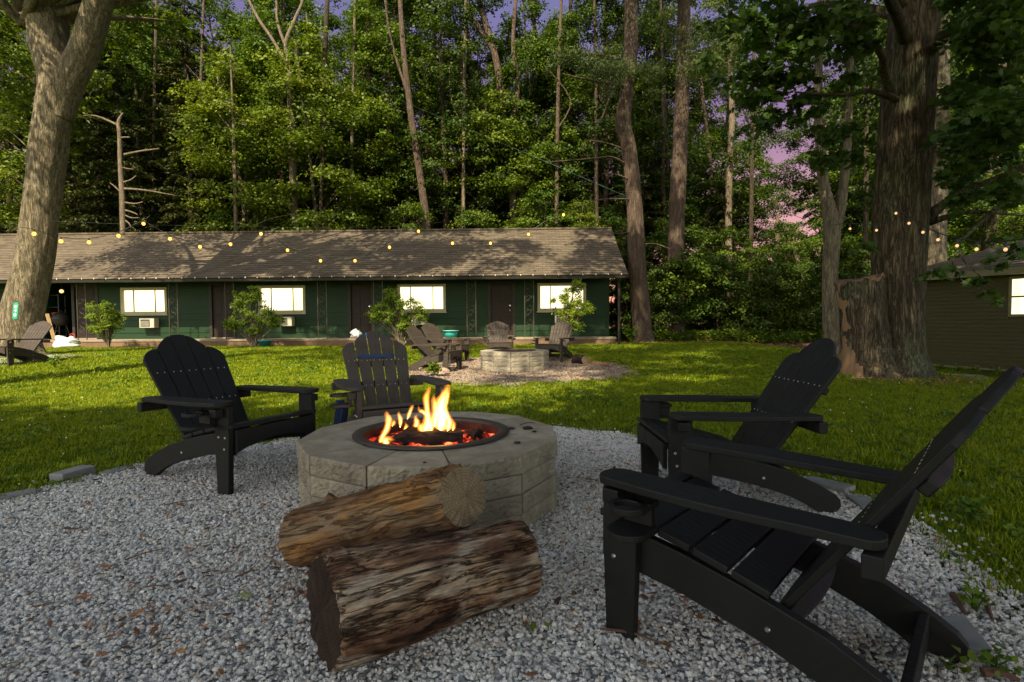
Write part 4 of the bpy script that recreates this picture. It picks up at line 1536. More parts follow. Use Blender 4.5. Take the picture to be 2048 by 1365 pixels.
broadleaf_kind('tall1', 21, 19.0, 3.7, 3.0, 170, 210, 0.14, 'leaf_maple', 'bark_dark', 0.22, open_=0.05)
broadleaf_kind('tall2', 22, 21.0, 4.0, 5.0, 150, 200, 0.15, 'leaf_deep', 'bark_pine', 0.26, open_=0.08)
broadleaf_kind('tall3', 23, 17.0, 3.5, 2.5, 150, 220, 0.13, 'leaf_maple', 'bark_grey', 0.18, open_=0.03, lean=1.2)
broadleaf_kind('tall4', 24, 20.0, 3.8, 6.0, 125, 200, 0.14, 'leaf_deep', 'bark_dark', 0.2, open_=0.14, lean=1.0)
broadleaf_kind('bright', 25, 10.5, 2.9, 1.4, 105, 290, 0.11, 'leaf_bright', 'bark_grey', 0.11, 'oval', 0.8, 0.02, 0.45, 1.1, 0.38)
broadleaf_kind('under', 26, 6.5, 2.7, 0.2, 80, 290, 0.11, 'leaf_maple', 'bark_dark', 0.07, 'dome', 0.4, 0.0, 0.45, 1.0, 0.4)
broadleaf_kind('bush', 27, 3.2, 1.9, 0.0, 38, 300, 0.10, 'leaf_deep', 'bark_dark', 0.04, 'dome', 0.2, 0.0, 0.5, 0.9, 0.4)
broadleaf_kind('hightop', 28, 18.0, 3.3, 5.0, 120, 230, 0.14, 'leaf_bright', 'bark_grey', 0.2, open_=0.05)
for key, sd, H, Rc, z0, tiers, lm, bk in (('hemlock', 31, 17.0, 3.4, 0.8, 34, 'leaf_hemlock', 'bark_dark'), ('hemlock2', 32, 13.0, 3.0, 0.5, 28, 'leaf_hemlock', 'bark_dark')):
    pts = [Vector((0, 0, -0.3)), Vector((0.05, 0, H * 0.5)), Vector((0, 0.05, H))]
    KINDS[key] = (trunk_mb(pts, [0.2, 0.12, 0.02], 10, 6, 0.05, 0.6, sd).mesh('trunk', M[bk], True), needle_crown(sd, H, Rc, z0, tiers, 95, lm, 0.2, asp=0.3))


def plant(kind, x, y, s, label, cat='tree', name=None, group=None, rz=None, dz=0.0, sz=None):
    t = empty(name or ('broadleaf_tree' if kind not in ('hemlock', 'hemlock2', 'bush') else ('hemlock_tree' if kind != 'bush' else 'bush')), (x, y, zg(x, y) - 0.05 + dz), R.uniform(0, 6.28) if rz is None else rz)
    t.scale = (s, s, sz or s)
    tag(t, label, cat, group)
    tr, cr = KINDS[kind]
    link('trunk', tr, t)
    link('crown', cr, t)
    return t


def px_of(x, y):
    return 1024 + FPX * x / y


LAND = [(-400, 60, 'past the left roof end'), (60, 230, 'over the roof left of the first window'), (230, 345, 'over the roof above the first window'),
        (345, 510, 'over the roof above the second door'), (510, 620, 'over the roof above the second window'), (620, 790, 'over the roof above the third door'),
        (790, 900, 'over the roof above the third window'), (900, 1060, 'over the roof above the fourth door'), (1060, 1180, 'over the roof above the fourth window'),
        (1180, 1300, 'behind the right gable'), (1300, 1420, 'right of the two tall pines'), (1420, 1530, 'between pines and wooden pole'),
        (1530, 1640, 'near the wooden pole'), (1640, 1760, 'behind the forked grey trunk'), (1760, 1960, 'behind the big oak'), (1960, 2600, 'behind the roof of the olive cabin')]


def where(x, y):
    p = px_of(x, y)
    for a, b, s in LAND:
        if a <= p < b: return s
    return 'beyond the edge of the view'


ADJ = {'tall1': 'tall leafy tree', 'tall2': 'tall bare stemmed tree', 'tall3': 'leaning grey tree', 'tall4': 'thin crowned tree',
       'bright': 'bright yellowish maple', 'under': 'low young tree', 'bush': 'dark green bush', 'hightop': 'tall bright leafy tree', 'hemlock': 'dark drooping hemlock', 'hemlock2': 'shorter dark hemlock'}
seen_lab = {}


def auto(kind, x, y, s, **kw):
    row = 'front row' if y < 25.5 else ('second row' if y < 32 else 'deep in the wood')
    lb = f'{ADJ[kind]} {where(x, y)}, {row}'
    t = plant(kind, x, y, s, lb, **kw)
    seen_lab.setdefault(lb, []).append(t)
    return t


def blocked(x, y, hard=True):
    p = px_of(x, y)
    return 1560 < p < 1625


# front row behind the motel, chosen by eye from the photograph
front = [('hightop', -20.4, 22.6, 1.0), ('hemlock2', -18.0, 24.4, 1.1), ('hemlock', -16.4, 27.0, 1.05), ('hemlock2', -14.9, 24.6, 0.95), ('hemlock2', -22.0, 26.5, 1.1), ('tall1', -19.5, 28.0, 0.95),
         ('bright', -12.6, 24.8, 1.25), ('tall1', -11.4, 26.5, 0.95), ('bright', -8.9, 24.6, 1.35), ('under', -13.2, 24.2, 0.9), ('tall3', -9.6, 27.4, 1.0), ('under', -10.5, 24.4, 0.85),
         ('tall1', -6.2, 26.8, 1.0), ('under', -7.2, 24.3, 0.9), ('tall2', -4.2, 27.5, 0.95), ('under', -4.6, 24.3, 0.95), ('tall4', -2.4, 26.4, 1.0), ('under', -1.6, 24.4, 0.9), ('bright', -0.8, 26.5, 1.15),
         ('tall3', 0.6, 27.8, 1.0), ('under', 1.4, 24.4, 1.05), ('tall1', 2.9, 28.2, 0.9), ('bright', 3.2, 24.6, 0.62), ('tall4', 4.8, 27.0, 1.0), ('under', 5.0, 24.2, 0.85),
         ('under', 7.6, 23.5, 0.9), ('tall4', 8.4, 27.5, 0.95), ('hemlock2', 6.6, 26.5, 0.8), ('bush', 6.0, 21.4, 0.95), ('bush', 8.6, 21.9, 1.1), ('under', 9.9, 23.6, 0.75), ('bush', 10.9, 22.3, 1.1),
         ('under', 12.4, 23.8, 0.8), ('bush', 12.9, 21.8, 1.0), ('hemlock2', 10.7, 26.8, 0.62), ('bright', 13.4, 25.5, 0.5), ('under', 14.6, 24.6, 0.85), ('bush', 15.2, 22.0, 1.15), ('under', 16.5, 22.8, 0.95),
         ('tall3', 15.6, 27.0, 0.85), ('tall1', 18.6, 24.5, 0.9), ('under', 18.9, 20.8, 1.0), ('tall2', 20.5, 27.0, 0.9), ('tall1', 22.8, 23.0, 0.9), ('under', 21.5, 19.4, 1.1), ('tall3', 24.5, 26.0, 0.95), ('bush', 14.0, 19.6, 0.75), ('hemlock', 17.6, 29.0, 0.8)]
for k, x, y, s in front:
    auto(k, x, y, s)
# further rows: fuller on the left, opener towards the upper right where sky shows
for y0, x0, x1, dx in ((30.5, -29, 30, 3.4), (34.5, -33, 34, 3.6), (39.5, -38, 39, 4.2)):
    x = x0
    while x < x1:
        xx, yy = x + R.uniform(-0.9, 0.9), y0 + R.uniform(-1.3, 1.3)
        k = R.choice(['tall1', 'tall2', 'tall3', 'tall4', 'tall1', 'hemlock' if xx < -8 else 'tall4'])
        s = R.uniform(0.95, 1.25)
        p = px_of(xx, yy)
        if 900 < p < 1560: s *= 0.88
        if 1500 < p < 1680:
            s = 0.3
            k = 'under'
        auto(k, xx, yy, s if k != 'under' else R.uniform(0.7, 1.0))
        if R.random() < 0.55: auto(R.choice(['under', 'bush']), xx + R.uniform(-1.5, 1.5), yy - 1.6, R.uniform(0.8, 1.2))
        x += dx
auto('tall3', 17.0, 36.5, 0.72)
for lb, ts in seen_lab.items():
    if len(ts) > 1:
        ts.sort(key=lambda t: px_of(t.location.x, t.location.y))
        words_ = ['left one: ', 'right one: '] if len(ts) == 2 else ['leftmost: ', 'middle: ', 'rightmost: '] if len(ts) == 3 else [f'{w} from left: ' for w in ('first', 'second', 'third', 'fourth', 'fifth', 'sixth', 'seventh', 'eighth')]
        for t, w_ in zip(ts, words_): t['label'] = w_ + lb

# far wood seen only as one dark green mass
C0, O0, R0 = [], [], []
for i in range(1100):
    x = R.uniform(-62, 62)
    y = 47 + R.uniform(-2, 3)
    hmax = 12.5 if not (1480 < px_of(x, y) < 1680) else 5.5
    C0.append(np.array([x, y, R.uniform(0, 1) * hmax]))
    O0.append(np.array([0, -1, 0.2]))
    R0.append(R.uniform(1.4, 2.4))
p, n_, s_, sh = sprays(C0, O0, R0, 55, 0.34, 0.5, seed=77)
tag(link('far_woods', leaf_mesh('far_woods', p, n_, s_, 0.75, sh, M['leaf_deep'])), 'far green mass of woodland closing the view', kind='stuff')

# ---- the big forked tree on the left
YT = 13.7


def PP(x, y, Y):
    return P(x, y, Y)


def bare_tree(name, label, cat, bark, stems, Y, sides=16, k=10, ridge=0.06, flare=0.8, seed=0, parts=('trunk', 'limb'), loc=None):
    """Trunk and limbs given as (x, y, width) in photo pixels with an optional depth offset."""
    b = P(stems[0][0][0], stems[0][0][1], Y)
    t = empty(name, (b.x, b.y, b.z))
    tag(t, label, cat)
    for i, st in enumerate(stems):
        pts, rs = [], []
        for q in st:
            dy = q[3] if len(q) > 3 else 0.0
            pts.append(P(q[0], q[1], Y + dy) - b)
            rs.append(q[2] * 0.5 * (Y + dy) / FPX)
        trunk_mb(pts, rs, sides if i == 0 or st[0][2] > 30 else 8, k, ridge, flare if i == 0 else 0, seed + i).build(parts[0] if i == 0 else parts[1], M[bark], t, sm=True)
    return t


big = bare_tree('forked_tree', 'massive grey forked tree trunk at the left edge with a green number sign', 'tree', 'bark_grey',
                [[(34, 712, 72), (42, 640, 68), (69, 520, 62), (85, 400, 58), (97, 300, 60), (109, 210, 60), (114, 160, 60), (100, 90, 64, 0.1), (88, 0, 68, 0.2), (74, -110, 64, 0.3), (60, -260, 62, 0.5), (40, -420, 40, 0.6)],
                 [(118, 235, 46), (135, 170, 54), (168, 100, 50), (196, 10, 48, -0.1), (212, -90, 46, -0.3), (232, -240, 44, -0.5), (260, -400, 28, -0.6)]],
                YT, sides=80, k=30, ridge=0.05, flare=0.6, seed=2)
sp_c = []
rr_ = random.Random(5)
for i in range(105):
    th, q = rr_.uniform(0, 6.28), math.sqrt(rr_.random())
    sp_c.append(np.array([1.8 + q * 7.2 * math.cos(th), -1.0 + q * 5.0 * math.sin(th), rr_.uniform(10.6, 16.0)]))
p, n_, s_, sh = sprays(sp_c, [np.array([0, 0, 1.0])] * len(sp_c), [rr_.uniform(0.8, 1.5) for _ in sp_c], 110, 0.17, 0.35, seed=6)
bo = link('crown', leaf_mesh('crown', p, n_, s_, 0.75, sh, M['leaf_maple']), big)
limbs_mb([(0.5, 0, 8.5), (0.7, 0, 10.5), (1.5, -0.3, 13.5)], [0.5, 0.4, 0.2], sp_c, 3, 0.4).build('limb', M['bark_grey'], big, sm=True)
# low leafy branches beside it at the top left corner
lp = []
for px, py, dz in ((20, 190, 2.5), (-20, 130, 2), (40, 160, 3), (15, 60, 2.5), (50, 215, 3.4), (-10, 230, 3), (60, 30, 3.5), (20, 100, 3), (240, 20, 3), (270, 60, 3.5), (300, -20, 3), (235, 90, 4), (330, 30, 4), (190, 150, 4.5), (10, 30, 2), (-15, 60, 2.4), (35, 120, 2.6), (5, 150, 2.2), (45, 185, 3), (10, 200, 3), (25, 245, 3.4), (-5, 100, 2), (215, 60, 3.5), (245, 120, 4.4), (285, 15, 3.6)):
    lp.append(np.array(P(px, py, YT + dz) - big.location))
p, n_, s_, sh = sprays(lp, [np.array([0, -1, 0.3])] * len(lp), [rr_.uniform(0.7, 1.05) for _ in lp], 190, 0.13, 0.22, seed=16)
link('foliage', leaf_mesh('foliage', p, n_, s_, 0.75, sh, M['leaf_bright']), big)

# ---- dead snag, pale trunks, pines, forked grey tree
bare_tree('dead_tree', 'bare broken dead trunk with side stubs behind the roof left of the first lit window', 'tree', 'bark_dead',
          [[(247, 500, 11), (245, 400, 10.5), (241, 330, 9), (239, 270, 8), (237, 245, 7), (246, 226, 3)],
           [(248, 310, 5), (280, 303, 4), (318, 298, 2.5, -0.3)], [(248, 378, 5), (290, 381, 3.5), (352, 392, 2, 0.4)], [(238, 252, 5), (190, 232, 3.5), (148, 236, 2.5, -0.5)],
           [(246, 405, 4), (270, 408, 3), (286, 404, 2)], [(246, 420, 4), (262, 424, 3), (276, 430, 2)], [(244, 366, 4), (262, 360, 3), (272, 352, 2)], [(241, 276, 3.5), (252, 275, 3), (260, 275, 2)],
           [(248, 440, 3.5), (258, 447, 3), (262, 456, 2)], [(243, 386, 3), (230, 374, 2.5), (220, 366, 1.6)], [(243, 335, 3), (256, 338, 2.4), (268, 339, 1.6)], [(249, 430, 3), (262, 436, 2.4), (279, 436, 1.6)]],
          23.2, 10, 4, 0.12, 0, 41)
bare_tree('pale_tree', 'slender pale mottled trunk over the roof above the second door', 'tree', 'bark_dead',
          [[(473, 500, 8), (471, 400, 7.5), (468, 300, 6.5), (466, 230, 5), (460, 90, 1.2)], [(467, 265, 4), (440, 232, 3), (420, 205, 2)], [(473, 445, 4), (505, 452, 3), (540, 438, 2), (590, 428, 1.4)]], 23.6, 10, 4, 0.1, 0, 43)
bare_tree('forked_pale_tree', 'tall tree with pale forked upper limbs above the second lit window', 'tree', 'bark_dead',
          [[(592, 520, 16), (588, 400, 15, 0.2), (584, 280, 14), (580, 180, 12), (577, 120, 11)], [(577, 125, 9), (572, 85, 8), (590, 40, 7), (606, 0, 6), (616, -60, 5)],
           [(578, 135, 7), (545, 80, 6), (515, 35, 5.5), (488, -20, 4)], [(570, 90, 6), (555, 45, 5), (553, 5, 4), (548, -40, 3)]], 24.4, 10, 5, 0.08, 0, 44)
bare_tree('slim_tree', 'dark slim trunk reaching down from the top above the third brown door', 'tree', 'bark_dark', [[(640, 480, 8, 0.5), (646, 300, 8), (650, 100, 9), (655, 0, 9), (658, -80, 8)]], 24.0, 8, 4, 0.05, 0, 45)
bare_tree('curved_tree', 'tall curved brown trunk over the roof above the third window', 'tree', 'bark_pine',
          [[(856, 520, 17), (852, 440, 16), (840, 350, 14), (826, 260, 13), (817, 190, 12), (808, 110, 11), (800, 0, 9), (796, -90, 7)], [(814, 185, 6), (790, 110, 5), (778, 60, 4), (770, 0, 3)]], 24.6, 12, 5, 0.05, 0, 46)
bare_tree('dark_trunk_tree', 'straight dark brown trunk just right of the tall curved one', 'tree', 'bark_dark', [[(892, 520, 11), (892, 400, 11), (888, 300, 10), (884, 180, 8), (880, 60, 6)]], 26.0, 10, 4, 0.05, 0, 47)
bare_tree('crossed_tree', 'crossing tall trunks leaning apart above the fourth brown door', 'tree', 'bark_pine',
          [[(1030, 520, 16), (1022, 330, 15), (1008, 230, 14), (992, 120, 13), (972, 50, 12), (950, -30, 10)], [(990, 110, 9), (950, 40, 8), (925, -20, 6)], [(1018, 290, 10), (1036, 180, 9), (1026, 90, 8), (1035, -40, 7)]], 26.5, 10, 5, 0.05, 0, 48)
bare_tree('slim_tree', 'slim leaning brown trunk left of the first tall pine', 'tree', 'bark_pine', [[(1075, 520, 10), (1060, 300, 10), (1075, 160, 9), (1066, 20, 8), (1060, -60, 6)]], 28.0, 8, 4, 0.05, 0, 49)
bare_tree('slim_tree', 'slim dark trunk close to the left side of the first tall pine', 'tree', 'bark_dark', [[(1160, 520, 9), (1150, 300, 9), (1143, 100, 8), (1140, -60, 6)]], 28.5, 8, 4, 0.05, 0, 50)
pine1 = bare_tree('pine_tree', 'tall bare pine trunk with a slight bend, beside the right gable end of the motel', 'tree', 'bark_pine',
                  [[(1288, 700, 44), (1283, 640, 38), (1274, 520, 34), (1268, 400, 31), (1258, 300, 29), (1246, 245, 31), (1254, 180, 27), (1262, 90, 27), (1262, 0, 25), (1266, -90, 22), (1270, -220, 16)],
                   [(1262, 335, 5), (1225, 315, 4, -0.3), (1180, 318, 3, -0.6), (1092, 325, 1.6, -0.9)], [(1180, 318, 2.6, -0.6), (1165, 302, 2, -0.7), (1178, 280, 1.6, -0.8), (1215, 286, 1.4, -0.8)],
                   [(1268, 312, 4), (1225, 290, 3, -0.4), (1180, 281, 1.6, -0.5)], [(1268, 365, 4), (1235, 350, 3, -0.4), (1205, 348, 1.6, -0.5)], [(1272, 400, 4), (1225, 398, 3, -0.5), (1178, 402, 1.5, -0.9)],
                   [(1262, 128, 5), (1232, 115, 4, -0.4), (1150, 105, 2.4, -1.0)], [(1262, 175, 5), (1200, 165, 3.5, -0.7), (1125, 148, 2, -1.2)], [(1262, 462, 3), (1240, 468, 2.4, -0.3), (1215, 464, 1.2, -0.5)],
                   [(1286, 490, 3), (1310, 488, 2.4, -0.2), (1345, 500, 1.2, -0.4)]], 19.6, 28, 14, 0.035, 0.7, 51)
pine2 = bare_tree('pine_tree', 'tall straight pine trunk, the right one of the pair, leafy vine at its foot', 'tree', 'bark_pine',
                  [[(1352, 700, 44), (1350, 640, 38), (1351, 520, 32), (1355, 400, 31), (1361, 280, 28), (1364, 180, 27), (1367, 90, 26), (1368, 0, 24), (1370, -120, 20)]], 21.6, 24, 14, 0.035, 0.7, 52)
bare_tree('slim_tree', 'pale slim trunk between the tall pines and the wooden pole', 'tree', 'bark_dead', [[(1458, 600, 14), (1457, 410, 13), (1461, 300, 12), (1464, 230, 11), (1458, 90, 8)]], 26.5, 10, 5, 0.06, 0, 53)
bare_tree('slim_tree', 'reddish slim trunk low down right of the tall pines', 'tree', 'bark_pine', [[(1400, 560, 9), (1412, 440, 9), (1424, 370, 8), (1400, 150, 6)]], 27.5, 8, 4, 0.06, 0, 54)
twin = bare_tree('forked_tree', 'slender grey forked trunk just left of the big oak', 'tree', 'bark_grey',
                 [[(1664, 735, 36), (1662, 650, 30), (1660, 560, 28), (1664, 470, 30), (1660, 430, 26), (1646, 360, 19), (1640, 280, 17), (1636, 180, 15), (1640, 40, 13), (1644, -80, 10)],
                  [(1664, 480, 22), (1680, 420, 20), (1690, 340, 17), (1696, 250, 15), (1700, 120, 13), (1704, -40, 9)]], 15.0, 22, 12, 0.06, 0.5, 55)
back_tree = bare_tree('tall_tree', 'grey furrowed trunk half hidden behind the right side of the big oak', 'tree', 'bark_grey',
                      [[(1862, 680, 54), (1864, 520, 46), (1868, 420, 42), (1874, 300, 38), (1878, 180, 34), (1880, 0, 28), (1882, -120, 20)]], 15.5, 26, 14, 0.05, 0.5, 56)
bare_tree('slim_tree', 'brown trunk far behind the roof of the olive cabin', 'tree', 'bark_pine', [[(1975, 560, 26), (1985, 380, 24), (1996, 240, 22), (2002, 0, 18)]], 22.0, 12, 6, 0.06, 0, 57)
bare_tree('slim_tree', 'slim grey trunk right of the wooden pole', 'tree', 'bark_grey', [[(1620, 700, 10), (1604, 560, 9), (1588, 500, 6)]], 23.5, 8, 4, 0.06, 0, 58)

for i, (px, Y, w0, ln) in enumerate(((395, 25.5, 7, 12), (545, 28, 9, -14), (700, 25.8, 8, 10), (742, 27.5, 10, -8), (925, 25.6, 8, 6), (960, 29, 12, -30), (1110, 26.0, 9, 12), (1195, 25.4, 8, -6), (305, 27.0, 8, 8), (200, 26.5, 9, -6), (1500, 25.5, 9, 10), (1330, 26.0, 8, -8), (1730, 22, 10, 6))):
    x_ = P(px, 400, Y).x
    bare_tree('slim_tree', 'slim straight trunk ' + where(x_, Y) + (' nearer the roof' if Y < 26.2 else ' deeper in'), 'tree', R.choice(['bark_dark', 'bark_pine', 'bark_grey']),
              [[(px, 600, w0, 0), (px + ln * 0.3, 400, w0 * 0.9), (px + ln * 0.5, 200, w0 * 0.8), (px + ln, 20, w0 * 0.65), (px + ln * 1.3, -60, w0 * 0.4)],
               [(px + ln * 0.4, 260, w0 * 0.4), (px + ln * 0.5 + R.choice([-1, 1]) * 25, 200, w0 * 0.3), (px + ln * 0.6 + R.choice([-30, 30]), 130, w0 * 0.15)]], Y, 8, 4, 0.06, 0, 90 + i)

# soft pine boughs
def boughs(parent, specs, name, matn, per, leaf, seed, asp=0.16, flat=0.4):
    C1, R1 = [], []
    for px, py, Y, r in specs:
        C1.append(np.array(P(px, py, Y) - parent.location))
        R1.append(r)
    p, n_, s_, sh = sprays(C1, [np.array([0, -0.5, 0.3])] * len(C1), R1, per, leaf, flat, 0.1, 0.4, seed)
    return link(name, leaf_mesh(name, p, n_, s_, asp, sh, M[matn]), parent)


rp = random.Random(9)
sp = [(rp.gauss(1245, 55), rp.gauss(140, 16), 19.0 + rp.uniform(-1, 1), rp.uniform(0.5, 0.9)) for _ in range(20)] + [(rp.gauss(1150, 40), rp.gauss(112, 12), 18.6, 0.6) for _ in range(8)]
sp += [(rp.gauss(1290, 70), rp.gauss(60, 50), 20.5 + rp.uniform(-1, 1), rp.uniform(0.5, 0.9)) for _ in range(14)]
sp += [(1264 + rp.uniform(-110, 110), rp.uniform(-300, -80), 19.6 + rp.uniform(-2, 2), rp.uniform(0.8, 1.4)) for _ in range(44)]
boughs(pine1, sp, 'crown', 'leaf_pine', 420, 0.16, 61)
sp = [(1368 + rp.gauss(30, 60), rp.gauss(110, 45), 21.0 + rp.uniform(-1.5, 1), rp.uniform(0.6, 1.0)) for _ in range(30)] + [(1368 + rp.uniform(-120, 120), rp.uniform(-260, -40), 21.6 + rp.uniform(-2, 2), rp.uniform(0.8, 1.5)) for _ in range(44)]
boughs(pine2, sp, 'crown', 'leaf_pine', 380, 0.17, 62)
# vine on the right pine
sp = [(rp.gauss(1368, 22), rp.uniform(505, 640), 20.9 + rp.uniform(-0.7, 0.4), rp.uniform(0.35, 0.6)) for _ in range(34)] + [(rp.gauss(1395, 20), rp.uniform(520, 560), 21.0, 0.4) for _ in range(6)]
C1 = [np.array(P(a, b, c)) for a, b, c, d in sp]
p, n_, s_, sh = sprays(C1, [np.array([0, -1, 0.3])] * len(C1), [d for *_, d in sp], 520, 0.11, 0.7, seed=63)
tag(link('climbing_vine', leaf_mesh('climbing_vine', p, n_, s_, 0.85, sh, M['leaf_maple'])), 'leafy green vine climbing the foot of the right tall pine', 'vine')
# crowns of the grey trunks by the oak
sp = [(rp.gauss(1660, 75), rp.uniform(30, 420), 15.5 + rp.uniform(-1, 3), rp.uniform(0.5, 0.85)) for _ in range(44)]
sp = [q for q in sp if not (1520 < q[0] < 1640 and q[1] > 170)]
boughs(twin, sp, 'crown', 'leaf_deep', 260, 0.13, 64, 0.7, 0.25)
sp = [(rp.gauss(1900, 80), rp.uniform(-60, 400), 16 + rp.uniform(-1, 4), rp.uniform(0.6, 1.1)) for _ in range(60)]
boughs(back_tree, sp, 'crown', 'leaf_deep', 220, 0.14, 65, 0.7, 0.3)

# ---- the big oak with its broken side stem
YO = 9.75
ob = P(1775, 775, YO)
oak = empty('oak_tree', (ob.x, ob.y, zg(ob.x, ob.y)))
tag(oak, 'massive rough barked oak at the right with a torn stump of a second stem', 'tree')


def opt(x, y, dy=0.0):
    return P(x, y, YO + dy) - oak.location


def oak_fn(p, d, r, th, t):
    z = p.z
    q = 1 + 0.035 * noise.noise(Vector((d.x * 2.5, d.y * 2.5, z * 0.5)))
    # deep lengthwise furrows
    v = noise.noise(Vector((d.x * 12 + noise.noise(Vector((0, 0, z * 2))) * 0.7, d.y * 12, z * 1.5)))
    q += 0.05 * (abs(v) ** 0.7) - 0.02 + 0.012 * noise.noise(Vector((d.x * 30, d.y * 30, z * 5)))
    h = max(0, 1 - z / 0.75)
    q += h ** 2.0 * (0.42 + 0.35 * noise.noise(Vector((d.x * 2.6, d.y * 2.6, 7))))
    return r * q


w_ = YO / FPX / 2
pts = [opt(1788, 790), opt(1790, 700), opt(1792, 620), opt(1796, 540), (opt(1800, 440)), opt(1806, 340), opt(1812, 240), opt(1820, 140), opt(1828, 40), opt(1836, -60), opt(1850, -200), opt(1870, -380, 0.5)]
rs = [x * w_ for x in (108, 98, 93, 91, 92, 92, 90, 88, 84, 80, 66, 40)]
mb = MB()
mb.tube(pts, rs, 150, fn=oak_fn, smooth_path=18)
mb.build('trunk', M['bark_oak'], oak, sm=True)
mb = MB()
pts = [opt(1744, 790, -0.05), opt(1736, 720, -0.05), opt(1728, 640, -0.05), opt(1722, 590, -0.05), opt(1718, 560, -0.05)]


def stub_fn(p, d, r, th, t):
    return oak_fn(p, d, r, th, t) * (1 + (0.16 * noise.noise(Vector((d.x * 9, d.y * 9, 5))) if t > 0.93 else 0))


mb.tube(pts, [x * w_ for x in (98, 86, 80, 84, 80)], 90, fn=stub_fn, smooth_path=16)
nb0 = len(mb.f)
so = mb.build('broken_stem', [M['bark_oak'], simple('bare_heartwood', (0.25, 0.15, 0.08), (0.15, 0.085, 0.045), 0.8, 3, 0.6, 0.02, stretch=(5, 5, 0.8))], oak, sm=True)
# the bark is gone on its left side; ragged top
cen = opt(1722, 600, -0.05)
zt = pts[-1].z
for pol in so.data.polygons:
    c = pol.center
    ax_ = opt(1736 - (790 - 700) * 0.0, 700, -0.05)
    k = (c.z - pts[0].z) / (pts[-1].z - pts[0].z)
    cx = pts[0].lerp(pts[-1], min(1, max(0, k)))
    dx = c.x - cx.x
    wd = 0.30 + 0.06 * noise.noise(Vector((0, 0, c.z * 4)))
    if dx < -0.365 + 0.05 * noise.noise(c * 6) or c.z > zt - 0.03: pol.material_index = 1
tv = so.data.vertices
zt = pts[-1].z
for v in tv:
    if v.co.z > zt - 0.12:
        v.co.z += 0.09 * noise.noise(Vector((v.co.x * 9, v.co.y * 9, 3))) + 0.16 * max(0, (v.co.x - pts[-1].x)) 
so.data.update()
# oak limbs and hanging boughs over the right of the picture
lm = MB()
limb_specs = [
    [(1795, 215, 20, 0), (1768, 150, 14, -0.4), (1762, 110, 12, -0.8), (1720, 60, 14, -1.2), (1640, 20, 9, -1.8)],
    [(1795, 200, 14, -0.2), (1740, 182, 10, -0.6), (1690, 190, 7, -1.0), (1590, 185, 4, -1.4)],
    [(1850, 440, 26, 0), (1900, 400, 16, -0.3), (1960, 370, 11, -0.7), (2060, 330, 8, -1.0)],
    [(1860, 445, 14, 0), (1940, 425, 8, -0.5), (2060, 432, 5, -0.9)],
    [(1840, 120, 30, 0), (1900, 60, 22, -1.0), (1980, 10, 16, -2.0), (2080, -60, 12, -3.0)],
    [(1815, 90, 26, 0), (1790, 20, 20, -1.2), (1740, -60, 16, -2.4), (1660, -120, 10, -3.4)],
    [(1830, 300, 20, 0), (1900, 250, 12, -0.8), (1980, 230, 8, -1.4), (2070, 220, 5, -2.0)],
    [(1914, 492, 4, -2.2), (1935, 470, 6, -1.6), (1990, 420, 9, -0.9), (2060, 380, 10, -0.6)],
    [(1918, 500, 4, -2.2), (1905, 520, 3, -2.4), (1912, 545, 2.4, -2.5), (1925, 562, 1.8, -2.6)],
    [(1918, 500, 4, -2.2), (1930, 525, 3, -2.4), (1955, 548, 2.6, -2.5), (1990, 580, 2, -2.6)],
]
for st in limb_specs:
    lm.tube([opt(q[0], q[1], q[3]) for q in st], [q[2] * 0.5 * (YO + q[3]) / FPX for q in st], 10, smooth_path=6, fn=lambda p, d, r, th, t: r * (1 + 0.1 * noise.noise(p * 9)))
lm.build('limb', M['bark_oak'], oak, sm=True)
ro_ = random.Random(19)
spec = []
def cl(cx, cy, sx, sy, n, d0, d1, r0, r1):
    for _ in range(n):
        spec.append((ro_.gauss(cx, sx), ro_.gauss(cy, sy), YO + ro_.uniform(d0, d1), ro_.uniform(r0, r1)))
cl(1600, 40, 70, 40, 26, -2.2, -0.4, 0.3, 0.55)
cl(1560, 165, 60, 30, 18, -1.6, -0.5, 0.25, 0.45)
cl(1640, 230, 40, 40, 10, -1.4, -0.4, 0.22, 0.4)
cl(1710, 40, 26, 40, 12, -1.8, -0.6, 0.25, 0.42)
cl(1975, 60, 45, 60, 40, -3.4, -0.6, 0.3, 0.55)
cl(1980, 200, 45, 60, 34, -2.6, -0.4, 0.28, 0.5)
cl(1990, 330, 45, 40, 20, -1.8, -0.2, 0.25, 0.42)
cl(1930, 300, 30, 60, 10, -1.0, 0.4, 0.25, 0.4)
cl(1700, 330, 40, 50, 9, -0.6, 0.6, 0.22, 0.38)
for q in ((1870, 545), (1895, 535), (1920, 545), (1945, 560), (1965, 560), (1980, 585), (1995, 600), (1850, 555), (1985, 515), (2005, 500), (2030, 495), (2000, 530), (2045, 510), (1855, 525), (2010, 470), (1990, 480)):
    spec.append((q[0], q[1], YO - 2.5 + ro_.uniform(-0.2, 0.2), ro_.uniform(0.12, 0.19)))
spec = [q for q in spec if not (1735 < q[0] < 1885 and q[2] < YO + 0.3 and q[1] < 530)]
C1 = [np.array(P(a, b, c) - oak.location) for a, b, c, d in spec]
